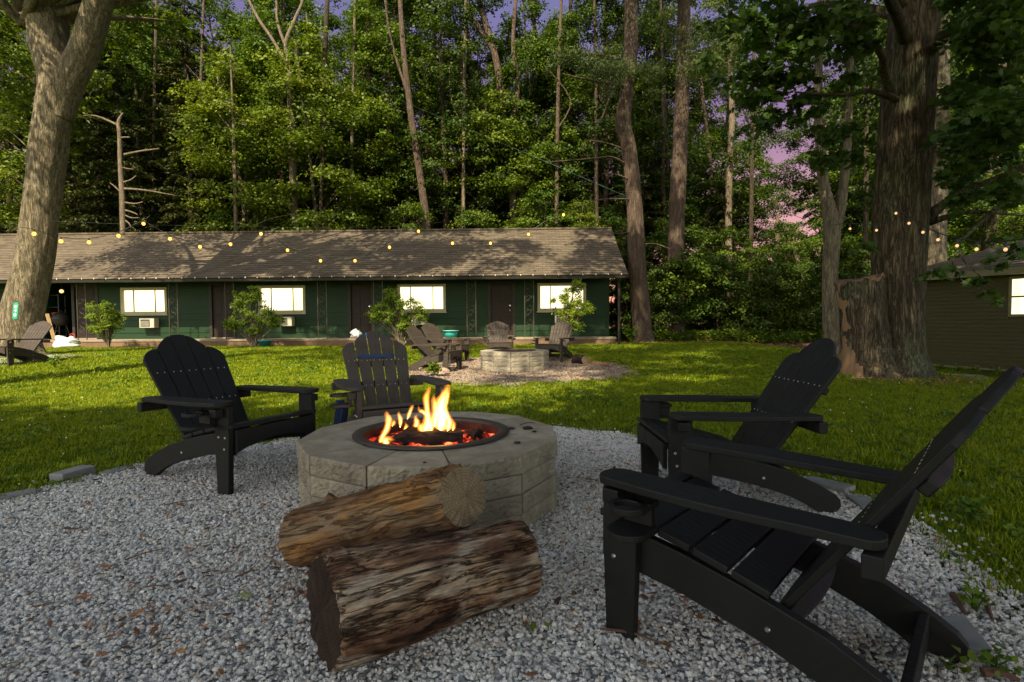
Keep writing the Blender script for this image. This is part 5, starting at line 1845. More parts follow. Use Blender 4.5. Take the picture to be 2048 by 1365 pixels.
# the high crown, above the picture
for i in range(120):
    th, q = ro_.uniform(0, 6.28), math.sqrt(ro_.random())
    C1.append(np.array([0.8 + 6.2 * q * math.cos(th), -1.0 + 5.5 * q * math.sin(th), ro_.uniform(8.0, 15.5)]))
Rr = [d for *_, d in spec] + [ro_.uniform(0.8, 1.4) for _ in range(120)]
nlow = len(spec)
p, n_, s_, sh = sprays(C1[:nlow], [np.array([0, 0, 0.5])] * nlow, Rr[:nlow], 430, 0.13, 0.4, 0.5, 0.7, seed=67)
link('foliage', leaf_mesh('foliage', p, n_, s_, 0.95, sh, M['leaf_oak'], lobes=True), oak)
p, n_, s_, sh = sprays(C1[nlow:], [np.array([0, 0, 0.5])] * 120, Rr[nlow:], 110, 0.17, 0.4, seed=68)
link('crown', leaf_mesh('crown', p, n_, s_, 0.9, sh, M['leaf_oak']), oak)
limbs_mb([pts_ for pts_ in (opt(1828, 40), opt(1836, -60), opt(1850, -200), opt(1870, -380, 0.5))], [0.4, 0.36, 0.3, 0.18], C1[nlow:], 4, 0.35).build('upper_limb', M['bark_oak'], oak, sm=True)

# ---- trees beside and behind the photographer that shade the lawn and dapple the roof
def shade_tree(x, y, H, z0, Rc, n, seed, label, per=95, leaf=0.2, asp=0.9, off=(0, 0)):
    t = empty('shade_tree', (x, y, zg(x, y)))
    tag(t, label, 'tree')
    rng = random.Random(seed)
    pts = [Vector((0, 0, -0.2)), Vector((0.1, 0, H * 0.3)), Vector((off[0] * 0.4, off[1] * 0.4, H * 0.6)), Vector((off[0], off[1], H * 0.95))]
    rs = [0.4, 0.32, 0.22, 0.05]
    cs, rr = [], []
    for i in range(n):
        th, q = rng.uniform(0, 6.28), math.sqrt(rng.random())
        cs.append(np.array([off[0] + Rc * q * math.cos(th), off[1] + Rc * q * math.sin(th), rng.uniform(z0, H)]))
        rr.append(rng.uniform(0.8, 1.5))
    tm = trunk_mb(pts, rs, 14, 8, 0.06, 0.8, seed)
    limbs_mb(pts, rs, cs, seed, 0.35, tm)
    tm.build('trunk', M['bark_grey'], t, sm=True)
    p, n_, s_, sh = sprays(cs, [np.array([0, 0, 1.0])] * n, rr, per, leaf, 0.4, seed=seed)
    link('crown', leaf_mesh('crown', p, n_, s_, asp, sh, M['leaf_maple']), t)
    return t


shade_tree(-3.5, -6.6, 13.0, 7.5, 4.8, 215, 81, 'broad maple behind the photographer on the left')
shade_tree(3.8, -6.5, 14.5, 7.5, 5.6, 215, 82, 'broad maple behind the photographer on the right')
shade_tree(0.2, -9.5, 15.5, 9.5, 5.2, 190, 83, 'middle maple of those behind the photographer')
shade_tree(9.5, 0.5, 15.0, 7.5, 5.0, 150, 84, 'tall maple out of view to the right of the black chairs')
shade_tree(-9.8, 4.6, 22.0, 15.5, 6.0, 70, 85, 'very tall tree out of view on the left, its top over the lawn', off=(2.5, 0.5))
shade_tree(10.5, 5.5, 22.0, 15.5, 6.5, 90, 86, 'very tall tree out of view on the right, its top over the lawn', off=(-5.0, 0.5))
shade_tree(1.2, -9.0, 24.0, 18.5, 5.4, 110, 87, 'tallest tree far behind the photographer', off=(-0.4, 4.6))
shade_tree(-6.3, -5.4, 11.5, 8.0, 4.2, 150, 88, 'maple out of view behind the left black chair')
shade_tree(3.6, -2.6, 12.5, 8.5, 3.8, 80, 89, 'small maple out of view behind the near black chair')
R.seed(202)
# ------------------------------------------------------------------ scattered ground cover (instanced points)
def source(name, me):
    o = bpy.data.objects.new(name, me)
    return o


def scatter(name, pts, rots, scl, idx, sources, label, zs=None):
    """One 'stuff' object: the source meshes instanced on points."""
    col = bpy.data.collections.new(name + '_sources')
    for i, me in enumerate(sources):
        me.name = f'{name}_{i:02d}'
        so_ = bpy.data.objects.new(f'{name}_source_{i:02d}', me)
        col.objects.link(so_)
    me = bpy.data.meshes.new(name)
    n = len(pts)
    me.vertices.add(n)
    me.vertices.foreach_set('co', np.asarray(pts, dtype=np.float32).reshape(-1))
    a = me.attributes.new('rot', 'FLOAT_VECTOR', 'POINT')
    a.data.foreach_set('vector', np.asarray(rots, dtype=np.float32).reshape(-1))
    a = me.attributes.new('scl', 'FLOAT_VECTOR', 'POINT')
    scl = np.asarray(scl, dtype=np.float32)
    if scl.ndim == 1: scl = np.repeat(scl[:, None], 3, 1)
    a.data.foreach_set('vector', scl.reshape(-1))
    a = me.attributes.new('idx', 'INT', 'POINT')
    a.data.foreach_set('value', np.asarray(idx, dtype=np.int32))
    me.update()
    o = bpy.data.objects.new(name, me)
    COL.objects.link(o)
    ng = bpy.data.node_groups.new(name, 'GeometryNodeTree')
    ng.interface.new_socket('Geometry', in_out='INPUT', socket_type='NodeSocketGeometry')
    ng.interface.new_socket('Geometry', in_out='OUTPUT', socket_type='NodeSocketGeometry')
    N = ng.nodes
    gi, go = N.new('NodeGroupInput'), N.new('NodeGroupOutput')
    ip = N.new('GeometryNodeInstanceOnPoints')
    ci = N.new('GeometryNodeCollectionInfo')
    ci.inputs['Collection'].default_value = col
    ci.inputs['Separate Children'].default_value = True
    ci.inputs['Reset Children'].default_value = True
    ip.inputs['Pick Instance'].default_value = True

    def attr(nm, ty):
        q = N.new('GeometryNodeInputNamedAttribute')
        q.data_type = ty
        q.inputs['Name'].default_value = nm
        return [s for s in q.outputs if s.enabled and s.name == 'Attribute'][0]
    L_ = ng.links.new
    L_(gi.outputs[0], ip.inputs['Points'])
    L_(ci.outputs[0], ip.inputs['Instance'])
    L_(attr('idx', 'INT'), ip.inputs['Instance Index'])
    L_(attr('rot', 'FLOAT_VECTOR'), ip.inputs['Rotation'])
    L_(attr('scl', 'FLOAT_VECTOR'), ip.inputs['Scale'])
    L_(ip.outputs[0], go.inputs[0])
    md = o.modifiers.new('scatter', 'NODES')
    md.node_group = ng
    return tag(o, label, kind='stuff')


def vz(x, y):
    """zg for arrays."""
    def sm_(t):
        t = np.clip(t, 0, 1)
        return t * t * (3 - 2 * t)
    return 0.24 * sm_((y - 0.35 * np.minimum(x, 0) - 9.5) / 7.5) - 0.36 * sm_((x - 7.5) / 3.0) * sm_((y - 6) / 4) * sm_((22 - y) / 5)


def in_view(x, y, m=0.12):
    return (y > 1.2) & (np.abs(x / np.maximum(y, 0.1)) < 0.985 + m)


def bed_mask(x, y, bed, grow=0.0):
    r = np.hypot(x - bed[0], y - bed[1])
    far = r > bed[2] + 1.0
    res = np.zeros(len(x), bool)
    for i in np.where(~far)[0]:
        res[i] = in_bed(x[i], y[i], bed, grow)
    return res


# gravel stones
def stone_mesh(seed):
    rng = random.Random(seed)
    bm_pts = []
    mb = MB()
    mb.blob((0, 0, 0), 0.5, seed * 3.3, 0.75, 7, 5, (1, rng.uniform(0.6, 0.95), rng.uniform(0.45, 0.7)))
    return mb.mesh('stone', STONE)


m_ = NT('gravel_stone')
oi_ = m_.n('ShaderNodeObjectInfo')
c_ = m_.ramp(oi_.outputs['Random'], [(0.0, (0.05, 0.05, 0.055)), (0.03, (0.3, 0.29, 0.29)), (0.2, (0.55, 0.53, 0.515)), (0.55, (0.66, 0.64, 0.62)), (0.8, (0.77, 0.75, 0.72)), (0.93, (0.5, 0.41, 0.33)), (1.0, (0.82, 0.82, 0.81))])
f_ = m_.noise(m_.coords((1, 1, 1)), 2.5, 5, 0.7)
c_ = m_.mix(0.5, c_, m_.ramp(f_, [(0.3, (0.8, 0.8, 0.8)), (0.7, (1.15, 1.15, 1.15))]), 'MULTIPLY')
m_.bsdf(c_, 0.85, f_, 0.3, 0.05, 0.25)
STONE = m_.mat
stones_near = [stone_mesh(i) for i in range(7)]
STONE = simple('brownish_gravel', (0.34, 0.28, 0.23), (0.2, 0.16, 0.13), 0.9, 3)
stones_far = [stone_mesh(i) for i in range(7)]


def gravel(bed, name, dens_near, dens_far, smin, smax, label, stones=None):
    rng = np.random.default_rng(int(bed[1] * 10))
    A = (2 * bed[2] + 1.6) ** 2
    n = int(A * dens_near)
    x = rng.uniform(bed[0] - bed[2] - 0.8, bed[0] + bed[2] + 0.8, n)
    y = rng.uniform(bed[1] - bed[2] - 0.8, bed[1] + bed[2] + 0.8, n)
    k = in_view(x, y)
    x, y = x[k], y[k]
    d = np.hypot(x, y)
    keep = rng.uniform(0, 1, len(x)) < np.clip(np.interp(d, [1.5, 3.2, 6], [1.0, 0.85, dens_far / dens_near]), 0, 1)
    x, y = x[keep], y[keep]
    k = bed_mask(x, y, bed, 0.03 + 0.0)
    # a few strays out on the grass
    stray = rng.uniform(0, 1, len(x)) < 0.04
    k2 = bed_mask(x, y, bed, 0.22) & stray
    k = (k & ((rng.uniform(0, 1, len(x)) < 0.97))) | k2
    x, y = x[k], y[k]
    for pc in (PIT, FP):
        q = np.hypot(x - pc.x, y - pc.y) > 0.70
        x, y = x[q], y[q]
    n = len(x)
    s = np.exp(rng.normal(math.log((smin + smax) / 2), 0.26, n)) * np.interp(np.hypot(x, y), [1.5, 6], [1, 1.15])
    z = vz(x, y) + 0.014 + rng.uniform(-0.004, 0.006, n)
    rot = np.stack([rng.normal(0, 0.35, n), rng.normal(0, 0.35, n), rng.uniform(0, 6.28, n)], 1)
    print(name, n)
    scatter(name, np.stack([x, y, z], 1), rot, np.clip(s, 0.006, 0.034), rng.integers(0, 7, n), stones, label)


gravel(NEAR_BED, 'gravel', 8500, 5200, 0.011, 0.0165, 'loose grey and white gravel stones round the burning fire pit', stones_near)
gravel(FAR_BED, 'gravel', 650, 650, 0.022, 0.032, 'loose pale gravel round the unlit fire pit', stones_far)

# grass clumps
def grass_clump(seed, n, r, h0, h1, w, bend=0.5):
    rng = np.random.default_rng(seed)
    V, F, S = [], [], []
    for i in range(n):
        a, q = rng.uniform(0, 6.28), r * math.sqrt(rng.uniform(0, 1))
        x, y = q * math.cos(a), q * math.sin(a)
        h = rng.uniform(h0, h1)
        th = rng.uniform(0, 6.28)
        lean = rng.uniform(0.15, 1.0) * bend * h
        dx, dy = math.cos(th) * lean, math.sin(th) * lean
        ex, ey = -math.sin(th) * w / 2, math.cos(th) * w / 2
        b = len(V)
        V += [(x - ex, y - ey, 0), (x + ex, y + ey, 0), (x + dx * 0.35 + ex * 0.8, y + dy * 0.35 + ey * 0.8, h * 0.6), (x + dx * 0.35 - ex * 0.8, y + dy * 0.35 - ey * 0.8, h * 0.6), (x + dx, y + dy, h * 0.93)]
        F += [(b, b + 1, b + 2, b + 3), (b + 3, b + 2, b + 4)]
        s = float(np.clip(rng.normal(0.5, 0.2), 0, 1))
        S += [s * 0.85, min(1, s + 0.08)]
    me = bpy.data.meshes.new('grass_clump')
    me.from_pydata(V, [], F)
    at = me.attributes.new('shade', 'FLOAT', 'FACE')
    at.data.foreach_set('value', S)
    me.materials.append(M['grass'])
    return me


def weed_clump(seed, n, r, leaf, h, mat='weed', lob=True):
    rng = np.random.default_rng(seed)
    a, q = rng.uniform(0, 6.28, n), r * np.sqrt(rng.uniform(0, 1, n))
    pos = np.stack([q * np.cos(a), q * np.sin(a), rng.uniform(0.2, 1, n) * h], 1)
    nn = rng.normal(size=(n, 3)) * 0.45
    nn[:, 2] += 1
    return leaf_mesh('weed', pos, nn, rng.uniform(0.7, 1.2, n) * leaf, 0.8, np.clip(rng.normal(0.5, 0.2, n), 0, 1), M[mat])


clumps = [grass_clump(i, 38, 0.08, 0.02, 0.055, 0.0055, 0.9) for i in range(5)] + [weed_clump(50 + i, 14, 0.07, 0.034, 0.045) for i in range(2)]
far_clumps = [grass_clump(20 + i, 50, 0.16, 0.03, 0.065, 0.011, 1.0) for i in range(4)] + [weed_clump(60 + i, 12, 0.14, 0.06, 0.06) for i in range(2)]


def lawn(name, srcs, dens, y0, y1, label, wfrac, smin, smax, fade):
    rng = np.random.default_rng(int(y0 * 7 + 3))
    n = int((2.2 * y1 + 2) * (y1 - y0) * dens)
    y = rng.uniform(y0, y1, n)
    x = rng.uniform(-1.1 * y1 - 1, 1.1 * y1 + 1, n)
    k = in_view(x, y) & (rng.uniform(0, 1, n) < np.interp(y, [y0, y1], [1, fade]))
    x, y = x[k], y[k]
    keep = ~(bed_mask(x, y, NEAR_BED, -0.03) | bed_mask(x, y, FAR_BED, -0.12))
    lb = bed_mask(x, y, LEFT_BED, -0.3) & (rng.uniform(0, 1, len(x)) < 0.72)
    keep &= ~lb
    # edge of the wood, the porch slab, bare soil round the oak
    keep &= y < 18.2 + np.where(x > 3.7, 0.9, -0.3) + rng.normal(0, 0.25, len(x))
    bare = np.hypot(x - 6.9, y - 9.4) < 1.05 + rng.normal(0, 0.28, len(x))
    keep &= ~(bare & (rng.uniform(0, 1, len(x)) < 0.9))
    keep &= ~((x > 11.0 - 0.2) & (y > 11.5))
    x, y = x[keep], y[keep]
    n = len(x)
    print(name, n)
    ng_ = len(srcs) - 2
    # weeds come in patches
    pn = np.array([noise.noise(Vector((a * 0.55, b * 0.55, 4))) for a, b in zip(x, y)])
    weedp = (rng.uniform(0, 1, n) < wfrac * (0.4 + 3.0 * np.clip(pn, 0, 1)))
    idx = np.where(weedp, ng_ + rng.integers(0, 2, n), rng.integers(0, ng_, n))
    s = rng.uniform(smin, smax, n) * (1 + 0.35 * pn)
    rot = np.stack([rng.normal(0, 0.12, n), rng.normal(0, 0.12, n), rng.uniform(0, 6.28, n)], 1)
    scatter(name, np.stack([x, y, vz(x, y) - 0.002], 1), rot, s, idx, srcs, label)


lawn('grass', clumps, 190, 1.4, 9.0, 'short green lawn grass and clover near the fire pit', 0.12, 0.75, 1.25, 0.75)
lawn('grass', far_clumps, 62, 8.6, 19.6, 'sunlit yellow green lawn grass in front of the motel', 0.10, 0.7, 1.15, 0.8)

# clover blossoms
rng = np.random.default_rng(5)
n = 230
y = rng.uniform(2.6, 16, n)
x = rng.uniform(-1, 1, n) * y
k = ~(bed_mask(x, y, NEAR_BED, 0.1) | bed_mask(x, y, FAR_BED, 0.1))
x, y = x[k], y[k]
fl = MB().blob((0, 0, 0.0), 0.5, 2, 0.4, 7, 5).mesh('clover', simple('clover_white', (0.75, 0.75, 0.68), rough=0.8))
scatter('clover_flowers', np.stack([x, y, vz(x, y) + 0.055], 1), np.zeros((len(x), 3)), rng.uniform(0.007, 0.014, len(x)), np.zeros(len(x), int), [fl], 'tiny white clover flowers in the lawn')

# leaf litter: bits of bark, leaf and twig in the gravel and along the edge of the wood
BITS = NT('leaf_litter')
_oi = BITS.n('ShaderNodeObjectInfo')
BITS.bsdf(BITS.ramp(_oi.outputs['Random'], [(0.0, (0.06, 0.03, 0.018)), (0.4, (0.17, 0.075, 0.035)), (0.75, (0.32, 0.13, 0.05)), (1.0, (0.36, 0.22, 0.1))]), 0.8)
bits = []
for i in range(4):
    q = random.Random(i + 70)
    mb = MB()
    pts = [(0.5 * math.cos(a) * q.uniform(0.6, 1.1), 0.22 * math.sin(a) * q.uniform(0.5, 1.1)) for a in np.linspace(0, 6.28, 8)[:-1]]
    mb.prism(pts, 0, 0.03)
    me = mb.mesh('litter_bit', BITS.mat)
    for v in me.vertices: v.co.z += 0.25 * v.co.x ** 2 + q.uniform(-0.03, 0.03)
    bits.append(me)
for i in range(2):
    q = random.Random(i + 90)
    bits.append(MB().tube([(-0.5, 0, 0.03), (-0.1, q.uniform(-0.1, 0.1), 0.05), (0.5, q.uniform(-0.1, 0.1), 0.02)], [0.03, 0.035, 0.015], 5).mesh('litter_bit', BITS.mat))
rng = np.random.default_rng(15)
n = 9000
x = rng.uniform(-3.4, 2.4, n)
y = rng.uniform(1.3, 5.6, n)
pn = np.array([noise.noise(Vector((a * 1.3, b * 1.3, 9))) for a, b in zip(x, y)])
k = in_view(x, y) & bed_mask(x, y, NEAR_BED, 0.0) & (np.hypot(x - PIT.x, y - PIT.y) > 0.75) & (rng.uniform(0, 1, n) < 0.10 + 1.6 * np.clip(pn, 0, 1))
x1, y1 = x[k], y[k]
n = 5200
x = rng.uniform(3, 24, n)
y = rng.uniform(17.6, 22.5, n)
k = (y > 18.7 + 0.4 * np.sin(x))
x2, y2 = x[k], y[k]
n = 900
a, q = rng.uniform(0, 6.28, n), 0.6 + 1.3 * rng.uniform(0, 1, n) ** 1.5
x3, y3 = 6.9 + q * np.cos(a), 9.5 + q * np.sin(a)
n = 2600
x4, y4 = rng.uniform(-2.3, 2.5, n), rng.uniform(8.8, 13.2, n)
k = bed_mask(x4, y4, FAR_BED, -0.1) & (np.hypot(x4 - FP.x, y4 - FP.y) > 0.8)
x4, y4 = x4[k], y4[k]
x, y = np.concatenate([x1, x2, x3, x4]), np.concatenate([y1, y2, y3, y4])
s = np.concatenate([rng.uniform(0.014, 0.05, len(x1)), rng.uniform(0.05, 0.16, len(x2)), rng.uniform(0.03, 0.09, len(x3)), rng.uniform(0.03, 0.08, len(x4))])
n = len(x)
scatter('leaf_litter', np.stack([x, y, vz(x, y) + 0.032], 1), np.stack([rng.normal(0, 0.3, n), rng.normal(0, 0.3, n), rng.uniform(0, 6.28, n)], 1), s, rng.integers(0, 6, n), bits, 'brown bits of leaf and bark in the gravel and under the trees')

# ferny ground cover at the edge of the wood
gcov = [weed_clump(80 + i, 60, 0.35, 0.10, 0.32, 'leaf_bright' if i == 0 else 'leaf_maple') for i in range(3)]
rng = np.random.default_rng(25)
n = 820
x, y = rng.uniform(4.3, 24, n), rng.uniform(19.9, 24.5, n)
scatter('ground_cover', np.stack([x, y, vz(x, y)], 1), np.stack([np.zeros(n), np.zeros(n), rng.uniform(0, 6.28, n)], 1), rng.uniform(0.6, 1.5, n), rng.integers(0, 3, n), gcov, 'low leafy ground cover along the edge of the wood')

# ------------------------------------------------------------------ fallen leaves one can pick out
LF = [simple('dry_leaf_orange', (0.42, 0.17, 0.05), (0.28, 0.1, 0.035), 0.7, 25), simple('dry_leaf_brown', (0.2, 0.085, 0.04), (0.12, 0.05, 0.03), 0.75, 25), simple('dry_leaf_olive', (0.3, 0.3, 0.12), (0.2, 0.22, 0.08), 0.6, 25)]


def dry_leaf(seed, mat, kind=0):
    q = random.Random(seed)
    if kind == 0:      # oak-like, long and lobed
        pts = [(-0.5, 0.0), (-0.36, 0.1), (-0.2, 0.09), (-0.12, 0.24), (0.02, 0.12), (0.14, 0.26), (0.24, 0.13), (0.36, 0.2), (0.5, 0.02), (0.38, -0.15), (0.22, -0.1), (0.12, -0.25), (0.0, -0.11), (-0.14, -0.22), (-0.22, -0.08), (-0.38, -0.1)]
    else:              # maple-like star
        pts = []
        for i in range(10):
            a = i / 10 * 6.283
            r = (0.55 if i % 2 == 0 else 0.26) * q.uniform(0.85, 1.1)
            pts.append((r * math.cos(a), r * math.sin(a)))
    n = len(pts)
    V = [(0, 0, 0.03)] + [(a, b, 0.30 * b * b + 0.18 * a * a * q.uniform(-0.6, 1.2) + q.uniform(0, 0.05)) for a, b in pts]
    F = [(0, 1 + i, 1 + (i + 1) % n) for i in range(n)]
    mb = MB()
    mb.add(V, F)
    mb.tube([(-0.75, 0.02, 0.05), (-0.5, 0, 0.02)], 0.012, 4)
    me = mb.mesh('leaf', mat)
    return me


LFM = {}
leaf_specs = [(377, 1102, 0, 0, 1.0, 'curled orange brown oak leaf on the gravel left of the logs'), (212, 1138, 0, 0, 1.3, 'long tan oak leaf lying flat on the gravel at the left'),
              (140, 1062, 1, 0, 1.4, 'crumpled brown leaf pair on the gravel near the left chair'), (165, 1200, 0, 1, 1.0, 'orange maple leaf on the gravel at the lower left'),
              (90, 1215, 1, 0, 1.1, 'dark brown leaf beside a green one at the lower left'), (490, 1195, 2, 1, 0.9, 'pale olive yellow leaf on the gravel left of the dark log end'),
              (275, 1232, 0, 0, 1.0, 'shredded orange leaf on the gravel at the lower left middle'), (205, 1100, 2, 0, 0.7, 'small green leaf on the gravel above the long tan leaf'),
              (60, 1192, 1, 0, 0.8, 'small brown leaf on the gravel near the left edge'), (273, 1268, 1, 0, 0.8, 'narrow dark leaf standing on edge on the gravel'),
              (308, 1265, 1, 0, 0.8, 'narrow dark leaf right of another one on the gravel'), (16, 1335, 2, 0, 0.7, 'green leaf on the gravel in the lower left corner'),
              (470, 1100, 1, 1, 0.7, 'reddish brown leaf on the gravel above the olive yellow leaf'), (245, 962, 0, 0, 1.0, 'dark orange leaf on the gravel behind the left chair foot'),
              (1272, 1245, 0, 0, 1.1, 'brown leaf on the gravel beside the big black chair leg'), (1335, 1297, 0, 0, 0.8, 'orange leaf on the gravel under the big black chair'),
              (1105, 905, 0, 0, 1.0, 'tan leaf on the gravel right of the fire pit'), (1205, 904, 0, 0, 1.1, 'tan leaf on the gravel left of the chair before the oak'),
              (1180, 962, 1, 0, 1.4, 'brown leaves matted on the gravel between pit and chairs'), (1400, 1240, 0, 1, 0.7, 'orange leaf in the gravel under the near chair seat'),
              (1108, 1095, 2, 1, 0.5, 'tiny yellow leaf on the gravel right of the logs'), (1060, 1355, 1, 0, 0.7, 'brown leaf at the bottom edge below the logs'),
              (1145, 1227, 0, 0, 0.6, 'small orange leaf on the gravel right of the grey log'), (1570, 940, 0, 1, 1.0, 'orange brown leaf at the gravel edge behind the black chairs'),
              (1540, 936, 1, 1, 1.0, 'brown leaf at the gravel edge beside the orange one'), (1945, 895, 0, 1, 0.9, 'orange leaf on the grass behind the near chair back')]
for px, py, mi, kd, s, lb in leaf_specs:
    g = G(px, py, 0.025)
    if (mi, kd) not in LFM: LFM[(mi, kd)] = dry_leaf(mi * 7 + kd, LF[mi], kd)
    o = link('fallen_leaf', LFM[(mi, kd)], None, (g.x, g.y, 0.034 if g.y < 5 else 0.05), (R.uniform(-0.2, 0.2), R.uniform(-0.2, 0.2), R.uniform(0, 6.28)), 0.062 * s)
    tag(o, lb, 'leaf', 'fallen leaves by the fire pit')
g = G(850, 906, 0.40)
tag(link('fallen_leaf', dry_leaf(3, yl, 1), None, (g.x, g.y + 0.02, 0.375), (0.5, 0.1, 1.0), 0.055), 'pale curled leaf at the front edge inside the steel ring', 'leaf')
# twigs
tw = simple('twig_bark', (0.13, 0.07, 0.045), (0.07, 0.04, 0.028), 0.85, 30)
for i, (ax, ay, bx, by, r, lb) in enumerate([(1190 + 10, 1258, 1330, 1290, 0.005, 'thin brown stick on the gravel beside the near chair leg'), (250, 1120, 330, 1098, 0.003, 'thin dark twig on the gravel left of the logs'),
                                             (290, 1174, 336, 1180, 0.003, 'short thin twig on the gravel near the long tan leaf'), (1590, 972, 1640, 980, 0.008, 'strip of brown bark on the grey edging stone'),
                                             (1905, 1190, 1930, 1228, 0.012, 'short piece of bark at the gravel edge on the right'), (1968, 1200, 1985, 1240, 0.010, 'bark strip in the weeds on the far right'),
                                             (1965, 1345, 2040, 1362, 0.014, 'brown stick in the lower right corner'), (1040, 850, 1070, 846, 0.004, 'thin burnt twig lying on the pit rim'),
                                             (470, 1155, 520, 1140, 0.004, 'dark twig reaching towards the reddish log'), (330, 1010, 410, 1000, 0.003, 'long thin twig on the gravel under the left chair')]):
    z = 0.405 if 'rim' in lb else 0.03
    a, b = G(ax, ay, z), G(bx, by, z)
    mid = a.lerp(b, 0.5) + Vector((0.006, 0.01, 0.006))
    tag(MB().tube([a, mid, b], [r, r * 0.9, r * 0.5], 6, smooth_path=3).build('twig', tw), lb, 'twig')
# edging stones
st = simple('edging_stone', (0.26, 0.26, 0.26), (0.17, 0.17, 0.175), 0.9, 9, 0.5, 0.006)
for a, b, wd, h, lb in (((112, 968), (180, 950), 0.13, 0.065, 'raised grey edging block at the left side of the gravel'), ((0, 1003), (74, 990), 0.12, 0.035, 'flat grey edging stone at the left edge of the picture'),
                        ((205, 955), (262, 940), 0.10, 0.03, 'low grey edging stone behind the left black chair'), ((1612, 968), (1702, 992), 0.12, 0.045, 'pale grey edging stone behind the middle black chair'),
                        ((1712, 1002), (1750, 1030), 0.12, 0.035, 'half buried edging stone right of the pale one')):
    p0, p1 = G(a[0], a[1], 0.0), G(b[0], b[1], 0.0)
    d = (p1 - p0)
    L = d.length
    an = math.atan2(d.y, d.x)
    o = MB().box(0, L, -wd / 2, wd / 2, -0.03, h).build('edging_stone', st, bevel=0.008)
    o.location = (p0.x, p0.y, 0)
    o.rotation_euler = (R.uniform(-0.04, 0.04), R.uniform(-0.03, 0.03), an)
    tag(o, lb, 'stone', 'edging stones of the gravel bed')
q = [G(*v, 0.03) for v in ((1868, 1236), (1930, 1232), (1990, 1308), (1912, 1292))]
mb = MB().prism([(v.x, v.y) for v in q][::-1], -0.02, 0.036)
tag(mb.build('paving_slab', st, bevel=0.005), 'flat grey slab sunk in the gravel at the lower right', 'stone')
g = G(1915, 748, -0.06)
mb = MB().prism([(0.55 * math.cos(t) * (1 + 0.1 * math.sin(3 * t)), 0.42 * math.sin(t)) for t in np.linspace(0, 6.28, 14)[:-1]], 0, 0.06)
o = mb.build('flat_stone', simple('brown_stone', (0.15, 0.11, 0.08), (0.09, 0.07, 0.055), 0.9, 6, 0.5), bevel=0.01)
o.location = (g.x, g.y, zg(g.x, g.y) + 0.01)
tag(o, 'flat brown stepping stone in the grass before the olive cabin', 'stone')
a, b = G(1512, 722, 0.05), G(1584, 722.5, 0.05)
tag(MB().tube([a, b], 0.018, 6).build('hose', simple('grey_hose', (0.35, 0.38, 0.36))), 'thin pale pipe lying in the grass left of the oak', 'pipe')

# small weeds with leaves of their own
def weed(px, py, z, s, n, leaf, label, seed, mat='weed'):
    g = G(px, py, z)
    rng = np.random.default_rng(seed)
    t = empty('weed', (g.x, g.y, zg(g.x, g.y) + 0.01))
    tag(t, label, 'plant')
    pos, nn = [], []
    stm = MB()
    for i in range(n):
        a, q = rng.uniform(0, 6.28), s * rng.uniform(0.2, 1)
        p = (q * math.cos(a) * 0.6, q * math.sin(a) * 0.6, s * rng.uniform(0.5, 1.1))
        stm.tube([(0, 0, 0), (p[0] * 0.4, p[1] * 0.4, p[2] * 0.7), p], 0.0025 + s * 0.004, 4, cap=False)
        for k in range(3):
            pos.append(np.array(p) + rng.normal(0, leaf * 0.4, 3))
            nn.append(rng.normal(0, 0.4, 3) + np.array([0, -0.3, 1]))
    stm.build('stem', M['weed'], t)
    link('leaves', leaf_mesh('leaves', np.array(pos), np.array(nn), rng.uniform(0.7, 1.2, len(pos)) * leaf, 0.8, np.clip(rng.normal(0.6, 0.15, len(pos)), 0, 1), M[mat]), t)
    return t


weed(868, 752, 0.03, 0.22, 26, 0.10, 'bright yellow green weed at the near edge of the far gravel', 1, 'leaf_bright')
weed(981, 738, 0.03, 0.16, 8, 0.07, 'small weed growing against the wall of the far fire pit', 2)
weed(1068, 1256, 0.02, 0.02, 1, 0.03, 'tiny yellow green seedling on the gravel right of the logs', 3, 'leaf_bright')
weed(1895, 1338, 0.02, 0.05, 3, 0.03, 'small green seedling at the foot of the near chair', 4, 'leaf_bright')
weed(1950, 1220, 0.02, 0.08, 14, 0.026, 'low weed at the gravel edge above the flat grey slab', 5)
weed(1990, 1345, 0.02, 0.07, 12, 0.026, 'low weed in the lower right corner', 6)
weed(1815, 1210, 0.02, 0.04, 3, 0.03, 'small seedling in the gravel between the black chair rails', 7)
weed(60, 728, 0.18, 0.3, 22, 0.08, 'leggy weed growing under the weathered chair at the left edge', 8)
weed(110, 736, 0.18, 0.2, 14, 0.07, 'low weed right of the weathered chair at the left edge', 9)
weed(1940, 1050, 0.0, 0.1, 20, 0.035, 'darker leafy weed in the grass right of the near chair back', 10)
weed(1855, 720, -0.1, 0.32, 9, 0.07, 'tall thin weed at the left end of the olive cabin base', 11, 'leaf_bright')
for i, px in enumerate((1880, 1915, 1950, 1990, 2030)):
    w_ = weed(px, 733 + i * 1.5, -0.12, 0.16, 12, 0.07, ['first', 'second', 'third', 'fourth', 'last'][i] + ' clump of weeds along the cabin base counted from the oak', 20 + i, 'leaf_bright')
    w_['group'] = 'weeds along the cabin base'
weed(1262, 690, 0.2, 0.5, 24, 0.13, 'leafy bush between the motel corner and the first tall pine', 31, 'leaf_maple')
weed(1320, 685, 0.2, 0.55, 20, 0.15, 'leafy fern between the two tall pines', 32, 'leaf_maple')

